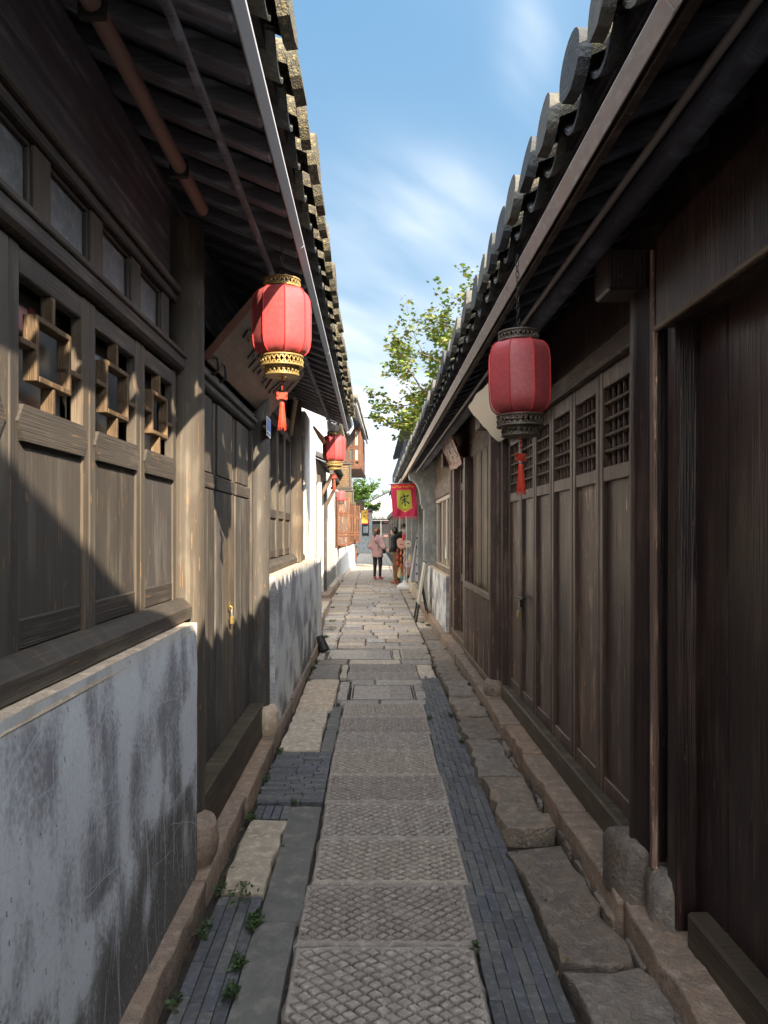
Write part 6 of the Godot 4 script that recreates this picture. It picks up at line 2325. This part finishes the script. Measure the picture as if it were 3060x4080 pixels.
	for k in 10:
		var v0 := k / 10.0
		var v1 := (k + 1) / 10.0
		for j in 6:
			var row := []
			for e in [[j, v0], [j + 1, v0], [j + 1, v1], [j, v1]]:
				var uu: float = e[0] / 6.0
				var vv: float = e[1]
				row.append(Vector3(lerpf(0.02 - 0.20 * vv - 0.0, 0.06 + 0.02 * vv, uu) , -1.28 * vv - (1.0 - uu) * 0.1 * (1.0 - vv), 0.035 * sin(uu * 9.0) * (0.3 + vv)))
			g.poly(row, Vector3(0, 0, 1))
	put("sheet", g.mesh(), plain(Color(0.58, 0.55, 0.56), 0.85), cl)
	g = Geo.new()
	for k in 5:
		g.ball(Vector3(0.0 + 0.02 * sin(k * 4.0), -0.3 - k * 0.2, 0.04), Vector3(0.022, 0.03, 0.004), 8, 4)
	put("print", g.mesh(), plain(Color(0.16, 0.18, 0.3), 0.8), cl)

	var bin := thing("wooden_bin", "small orange wooden bin at the end of the shutters", "bin", Vector3(-0.86, 0.15, -35.0))
	put("tub", box_mesh(Vector3(0.26, 0.62, 0.3), 0.02), M.orange_wood[0], bin, Vector3(0, 0.40, 0))
	put("lid", box_mesh(Vector3(0.30, 0.06, 0.34), 0.015), M.orange_wood[2], bin, Vector3(0, 0.75, 0))
	for s in [-1, 1]:
		put("leg", box_mesh(Vector3(0.05, 0.1, 0.05), 0.004), M.iron, bin, Vector3(s * 0.1, 0.05, 0.08))


# ---------------------------------------------------------------- people
# tapered capsules joined by a smooth minimum and meshed as surface nets
func blob(bones: Array, cell: float, soft: float, fat := 0.0) -> ArrayMesh:
	var lo := Vector3(1e9, 1e9, 1e9)
	var hi := -lo
	for b in bones:
		var m: float = maxf(b[2], b[3]) + fat + soft + cell * 2.0
		for e in 2:
			lo = lo.min(b[e] - Vector3.ONE * m)
			hi = hi.max(b[e] + Vector3.ONE * m)
	var nx := int((hi.x - lo.x) / cell) + 2
	var ny := int((hi.y - lo.y) / cell) + 2
	var nz2 := int((hi.z - lo.z) / cell) + 2
	var f := PackedFloat32Array()
	f.resize(nx * ny * nz2)
	f.fill(1.0)
	for b in bones:
		var a: Vector3 = b[0]
		var c: Vector3 = b[1]
		var ra: float = b[2] + fat
		var rb: float = b[3] + fat
		var fl: Vector3 = b[4] if b.size() > 4 else Vector3.ONE
		var m := maxf(ra, rb) + soft + cell * 2.0
		var l := (a.min(c) - Vector3.ONE * m - lo) / cell
		var h := (a.max(c) + Vector3.ONE * m - lo) / cell
		var ac := c - a
		var len2 := maxf(ac.length_squared(), 1e-9)
		for z in range(maxi(0, int(l.z)), mini(nz2, int(h.z) + 1)):
			for y in range(maxi(0, int(l.y)), mini(ny, int(h.y) + 1)):
				var row := (z * ny + y) * nx
				for x in range(maxi(0, int(l.x)), mini(nx, int(h.x) + 1)):
					var p := lo + Vector3(x, y, z) * cell
					var t := clampf((p - a).dot(ac) / len2, 0, 1)
					var dv := (p - a - ac * t) / fl
					var d := dv.length() - lerpf(ra, rb, t)
					var o := f[row + x]
					var q := clampf(0.5 + 0.5 * (o - d) / soft, 0, 1)
					f[row + x] = lerpf(o, d, q) - soft * q * (1.0 - q) if o < 0.9 else d
	var g := Geo.new()
	var idx := PackedInt32Array()
	idx.resize(nx * ny * nz2)
	idx.fill(-1)
	var sy := nx
	var sz := nx * ny
	var offs := [0, 1, sy, sy + 1, sz, sz + 1, sz + sy, sz + sy + 1]
	var edges := [[0, 1], [2, 3], [4, 5], [6, 7], [0, 2], [1, 3], [4, 6], [5, 7], [0, 4], [1, 5], [2, 6], [3, 7]]
	for z in nz2 - 1:
		for y in ny - 1:
			for x in nx - 1:
				var at := z * sz + y * sy + x
				var neg := 0
				for o in offs:
					if f[at + o] < 0.0:
						neg += 1
				if neg == 0 or neg == 8:
					continue
				var s := Vector3.ZERO
				var n := 0
				for e in edges:
					var fa := f[at + offs[e[0]]]
					var fb := f[at + offs[e[1]]]
					if (fa < 0.0) != (fb < 0.0):
						var t := fa / (fa - fb)
						var pa := Vector3(e[0] & 1, (e[0] >> 1) & 1, e[0] >> 2)
						var pb := Vector3(e[1] & 1, (e[1] >> 1) & 1, e[1] >> 2)
						s += pa.lerp(pb, t)
						n += 1
				idx[at] = g.vert(lo + (Vector3(x, y, z) + s / n) * cell, Vector3(f[at + 1] - f[at], f[at + sy] - f[at], f[at + sz] - f[at]).normalized())
	for z in range(1, nz2 - 1):
		for y in range(1, ny - 1):
			for x in range(1, nx - 1):
				var at := z * sz + y * sy + x
				var ins := f[at] < 0.0
				var dirs := [[1, sy, sz], [sy, sz, 1], [sz, 1, sy]]
				for q in dirs:
					if ins == (f[at + q[0]] < 0.0):
						continue
					var a := idx[at - q[1] - q[2]]
					var b := idx[at - q[2]]
					var c := idx[at]
					var d := idx[at - q[1]]
					if a < 0 or b < 0 or c < 0 or d < 0:
						continue
					if not ins:
						g.tri_i(a, b, c)
						g.tri_i(a, c, d)
					else:
						g.tri_i(a, c, b)
						g.tri_i(a, d, c)
	smooth_normals(g, 0)
	return g.mesh()


func hand_bones(w: Vector3, dir: Vector3, side: Vector3) -> Array:
	var o := []
	var pal := w + dir * 0.085
	var up := dir.cross(side).normalized()
	o.append([w, pal, 0.026, 0.030])
	for k in 4:
		var b := pal + side * (k - 1.5) * 0.019
		var m := b + dir * (0.036 - absf(k - 1.3) * 0.004) - up * 0.012
		o.append([b, m, 0.0095, 0.009])
		o.append([m, m + dir * 0.018 - up * 0.026, 0.009, 0.008])
	o.append([w + dir * 0.03 + side * 0.026, w + dir * 0.075 + side * 0.05 - up * 0.012, 0.011, 0.009])
	return o


func people() -> void:
	var skin := plain(Color(0.50, 0.30, 0.22), 0.55)
	# the woman walking away in a pink hooded top
	var w := thing("person", "person in a pink hooded top, black leggings and red trainers walking away", "person", Vector3(0.16, 0.012, -24.6), -0.35)
	var arms := []
	var body := [[Vector3(0, 0.92, 0), Vector3(0, 1.28, 0), 0.11, 0.11, Vector3(1.25, 1, 0.85)], [Vector3(0, 1.33, 0.01), Vector3(0.01, 1.46, -0.01), 0.05, 0.047], [Vector3(0.01, 1.545, -0.02), Vector3(0.012, 1.575, -0.015), 0.082, 0.086, Vector3(0.9, 1.12, 1.05)], [Vector3(0.02, 1.53, -0.105), Vector3(0.02, 1.515, -0.118), 0.016, 0.012], [Vector3(0.02, 1.48, -0.07), Vector3(0.02, 1.47, -0.08), 0.03, 0.02]]
	for s in [-1.0, 1.0]:
		var sh := Vector3(s * 0.155, 1.33, 0.0)
		var el := Vector3(s * 0.235, 1.07, 0.05)
		var wr := Vector3(s * 0.09, 1.05, -0.2)
		body.append([sh, el, 0.042, 0.036])
		body.append([el, wr, 0.036, 0.024])
		body += hand_bones(wr, Vector3(-s * 0.35, 0.1, -0.93).normalized(), Vector3(0, 1, 0))
		arms.append([sh, el])
		arms.append([el, wr])
		body.append([Vector3(s * 0.085, 0.90, 0), Vector3(s * 0.09, 0.50, -0.01), 0.085, 0.054])
		body.append([Vector3(s * 0.09, 0.50, -0.01), Vector3(s * 0.092, 0.09, 0.03), 0.054, 0.034])
		body.append([Vector3(s * 0.092, 0.06, 0.03), Vector3(s * 0.11, 0.045, -0.13), 0.034, 0.03])
	put("body", blob(body, 0.016, 0.03), skin, w)
	var hood := [[Vector3(0, 0.86, 0.0), Vector3(0, 1.05, 0.0), 0.158, 0.155, Vector3(1.15, 1, 0.85)], [Vector3(0, 1.05, 0), Vector3(0, 1.30, 0.01), 0.155, 0.15, Vector3(1.15, 1, 0.85)], [Vector3(-0.09, 1.36, 0.04), Vector3(0.09, 1.36, 0.04), 0.07, 0.07], [Vector3(0, 1.30, 0.12), Vector3(0, 1.38, 0.09), 0.07, 0.08]]
	for q in arms:
		hood.append([q[0], q[1], 0.075, 0.068])
	var pink := plain(Color(0.62, 0.38, 0.36), 0.9)
	var hd := put("hooded_top", blob(hood, 0.016, 0.05), pink, w)
	put("hem_rib", box_mesh(Vector3(0.33, 0.05, 0.25), 0.024), plain(Color(0.55, 0.33, 0.32), 0.9), hd, Vector3(0, 0.765, 0))
	var legs := []
	for s in [-1.0, 1.0]:
		legs.append([Vector3(s * 0.08, 0.88, 0), Vector3(s * 0.09, 0.50, -0.01), 0.093, 0.060])
		legs.append([Vector3(s * 0.09, 0.50, -0.01), Vector3(s * 0.092, 0.12, 0.03), 0.060, 0.043])
	put("leggings", blob(legs, 0.014, 0.03), plain(Color(0.02, 0.02, 0.025), 0.7), w)
	for s in [-1.0, 1.0]:
		var sh := put("shoe", blob([[Vector3(s * 0.092, 0.065, 0.06), Vector3(s * 0.10, 0.06, -0.02), 0.046, 0.045], [Vector3(s * 0.10, 0.06, -0.02), Vector3(s * 0.115, 0.048, -0.15), 0.045, 0.034]], 0.011, 0.02), plain(Color(0.68, 0.09, 0.09), 0.6), w)
		put("sole", box_mesh(Vector3(0.09, 0.03, 0.29), 0.012), M.white, sh, Vector3(s * 0.103, 0.018, -0.045))
	var hair := plain(Color(0.11, 0.06, 0.035), 0.5)
	var hr := put("hair", blob([[Vector3(0.0, 1.60, 0.015), Vector3(0.0, 1.58, 0.03), 0.098, 0.10, Vector3(0.92, 1, 1)], [Vector3(-0.01, 1.60, 0.11), Vector3(-0.03, 1.50, 0.16), 0.038, 0.042], [Vector3(-0.03, 1.50, 0.16), Vector3(-0.05, 1.36, 0.15), 0.042, 0.014]], 0.014, 0.03), hair, w)
	put("hair_tie", blob([[Vector3(-0.01, 1.60, 0.115), Vector3(-0.015, 1.59, 0.125), 0.044, 0.042]], 0.012, 0.02), plain(Color(0.7, 0.2, 0.08), 0.7), hr)
	var st := Geo.new()
	st.tube([Vector3(-0.15, 1.40, 0.06), Vector3(-0.05, 1.28, 0.155), Vector3(0.08, 1.10, 0.15), Vector3(0.2, 0.96, 0.04)], [0.009], 6)
	put("bag_strap", st.mesh(), M.iron, w)
	put("bag", box_mesh(Vector3(0.07, 0.13, 0.17), 0.02), M.iron, w, Vector3(0.215, 0.92, -0.03))
	var pr := Geo.new()
	for k in 6:
		pr.box(Transform3D(Basis(), Vector3(0.075 + 0.008 * sin(k * 2.0), 1.22 - k * 0.045, 0.155)), Vector3(0.028, 0.022, 0.012), 0.003)
	put("print", pr.mesh(), M.ink, hd)

	# the two at the stall
	var m := thing("person", "person in a black jacket and khaki trousers, head bent over a phone by the fans", "person", Vector3(0.76, 0.012, -22.8), 0.95)
	body = [[Vector3(0, 0.95, 0), Vector3(0, 1.3, -0.05), 0.12, 0.12, Vector3(1.25, 1, 0.85)], [Vector3(0, 1.36, -0.06), Vector3(0, 1.47, -0.12), 0.055, 0.05], [Vector3(0, 1.54, -0.17), Vector3(0, 1.57, -0.16), 0.085, 0.088, Vector3(0.9, 1.12, 1.05)], [Vector3(0, 1.52, -0.26), Vector3(0, 1.50, -0.265), 0.016, 0.012]]
	arms = []
	for s in [-1.0, 1.0]:
		var sh := Vector3(s * 0.18, 1.36, -0.06)
		var el := Vector3(s * 0.26, 1.08, 0.0)
		var wr := Vector3(s * 0.07, 0.98, -0.22)
		body.append([sh, el, 0.046, 0.04])
		body.append([el, wr, 0.04, 0.027])
		body += hand_bones(wr, Vector3(-s * 0.3, 0.05, -0.95).normalized(), Vector3(0, 1, 0))
		arms.append([sh, el])
		arms.append([el, wr])
		body.append([Vector3(s * 0.09, 0.92, 0), Vector3(s * 0.10, 0.51, -0.02), 0.088, 0.058])
		body.append([Vector3(s * 0.10, 0.51, -0.02), Vector3(s * 0.105, 0.09, 0.03), 0.058, 0.038])
		body.append([Vector3(s * 0.105, 0.06, 0.03), Vector3(s * 0.12, 0.045, -0.14), 0.036, 0.032])
	put("body", blob(body, 0.016, 0.03), skin, m)
	hood = [[Vector3(0, 0.93, 0.0), Vector3(0, 1.12, -0.01), 0.155, 0.16, Vector3(1.2, 1, 0.85)], [Vector3(0, 1.12, -0.01), Vector3(0, 1.34, -0.05), 0.16, 0.155, Vector3(1.2, 1, 0.85)], [Vector3(-0.1, 1.42, -0.02), Vector3(0.1, 1.42, -0.02), 0.065, 0.065]]
	for k in arms.size():
		hood.append([arms[k][0], arms[k][1].lerp(arms[k][0], 0.0 if k % 2 == 0 else 0.12), 0.072, 0.06])
	put("jacket", blob(hood, 0.016, 0.05), plain(Color(0.016, 0.016, 0.018), 0.75), m)
	legs = []
	for s in [-1.0, 1.0]:
		legs.append([Vector3(s * 0.085, 0.9, 0), Vector3(s * 0.10, 0.51, -0.02), 0.11, 0.088])
		legs.append([Vector3(s * 0.10, 0.51, -0.02), Vector3(s * 0.105, 0.13, 0.02), 0.088, 0.075])
	put("trousers", blob(legs, 0.015, 0.035), plain(Color(0.17, 0.095, 0.04), 0.85), m)
	for s in [-1.0, 1.0]:
		put("shoe", blob([[Vector3(s * 0.105, 0.06, 0.05), Vector3(s * 0.12, 0.045, -0.16), 0.045, 0.036]], 0.012, 0.02), plain(Color(0.4, 0.12, 0.06), 0.6), m)
	put("hair", blob([[Vector3(0.0, 1.61, -0.13), Vector3(0.0, 1.58, -0.11), 0.095, 0.10, Vector3(0.92, 1, 1)]], 0.014, 0.03), M.ink, m)
	put("phone", box_mesh(Vector3(0.075, 0.012, 0.15), 0.004), M.iron, m, Vector3(0.0, 1.0, -0.30))

	var n := thing("person", "person in black with short black hair standing in the shop opening behind the fans", "person", Vector3(0.98, 0.20, -24.2), 0.3)
	body = [[Vector3(0, 0.92, 0), Vector3(0, 1.26, 0), 0.11, 0.11, Vector3(1.25, 1, 0.85)], [Vector3(0, 1.3, 0), Vector3(0, 1.40, -0.01), 0.05, 0.047], [Vector3(0, 1.47, -0.02), Vector3(0, 1.50, -0.02), 0.08, 0.085, Vector3(0.9, 1.12, 1.05)]]
	hood = [[Vector3(0, 0.88, 0), Vector3(0, 1.24, 0), 0.15, 0.15, Vector3(1.15, 1, 0.85)], [Vector3(-0.09, 1.31, 0.0), Vector3(0.09, 1.31, 0.0), 0.06, 0.06]]
	for s in [-1.0, 1.0]:
		var sh := Vector3(s * 0.165, 1.28, 0)
		var el := Vector3(s * 0.22, 1.02, 0.02)
		var wr := Vector3(s * 0.16, 0.82, -0.10)
		body.append([sh, el, 0.042, 0.036])
		body.append([el, wr, 0.036, 0.026])
		body += hand_bones(wr, Vector3(0, -0.8, -0.6), Vector3(0, 0.6, -0.8))
		hood.append([sh, el, 0.066, 0.058])
		hood.append([el, wr, 0.058, 0.046])
		body.append([Vector3(s * 0.085, 0.88, 0), Vector3(s * 0.09, 0.48, -0.01), 0.085, 0.054])
		body.append([Vector3(s * 0.09, 0.48, -0.01), Vector3(s * 0.092, 0.09, 0.03), 0.054, 0.036])
		body.append([Vector3(s * 0.092, 0.05, 0.03), Vector3(s * 0.11, 0.04, -0.13), 0.036, 0.03])
	put("body", blob(body, 0.018, 0.03), skin, n)
	put("jumper", blob(hood, 0.018, 0.05), plain(Color(0.018, 0.018, 0.02), 0.8), n)
	legs = []
	for s in [-1.0, 1.0]:
		legs.append([Vector3(s * 0.08, 0.86, 0), Vector3(s * 0.09, 0.48, -0.01), 0.10, 0.075])
		legs.append([Vector3(s * 0.09, 0.48, -0.01), Vector3(s * 0.092, 0.11, 0.02), 0.075, 0.062])
	put("trousers", blob(legs, 0.018, 0.035), plain(Color(0.03, 0.04, 0.09), 0.85), n)
	put("hair", blob([[Vector3(0.0, 1.54, 0.01), Vector3(0.0, 1.52, 0.02), 0.096, 0.10, Vector3(0.95, 1, 1)]], 0.015, 0.03), M.ink, n)
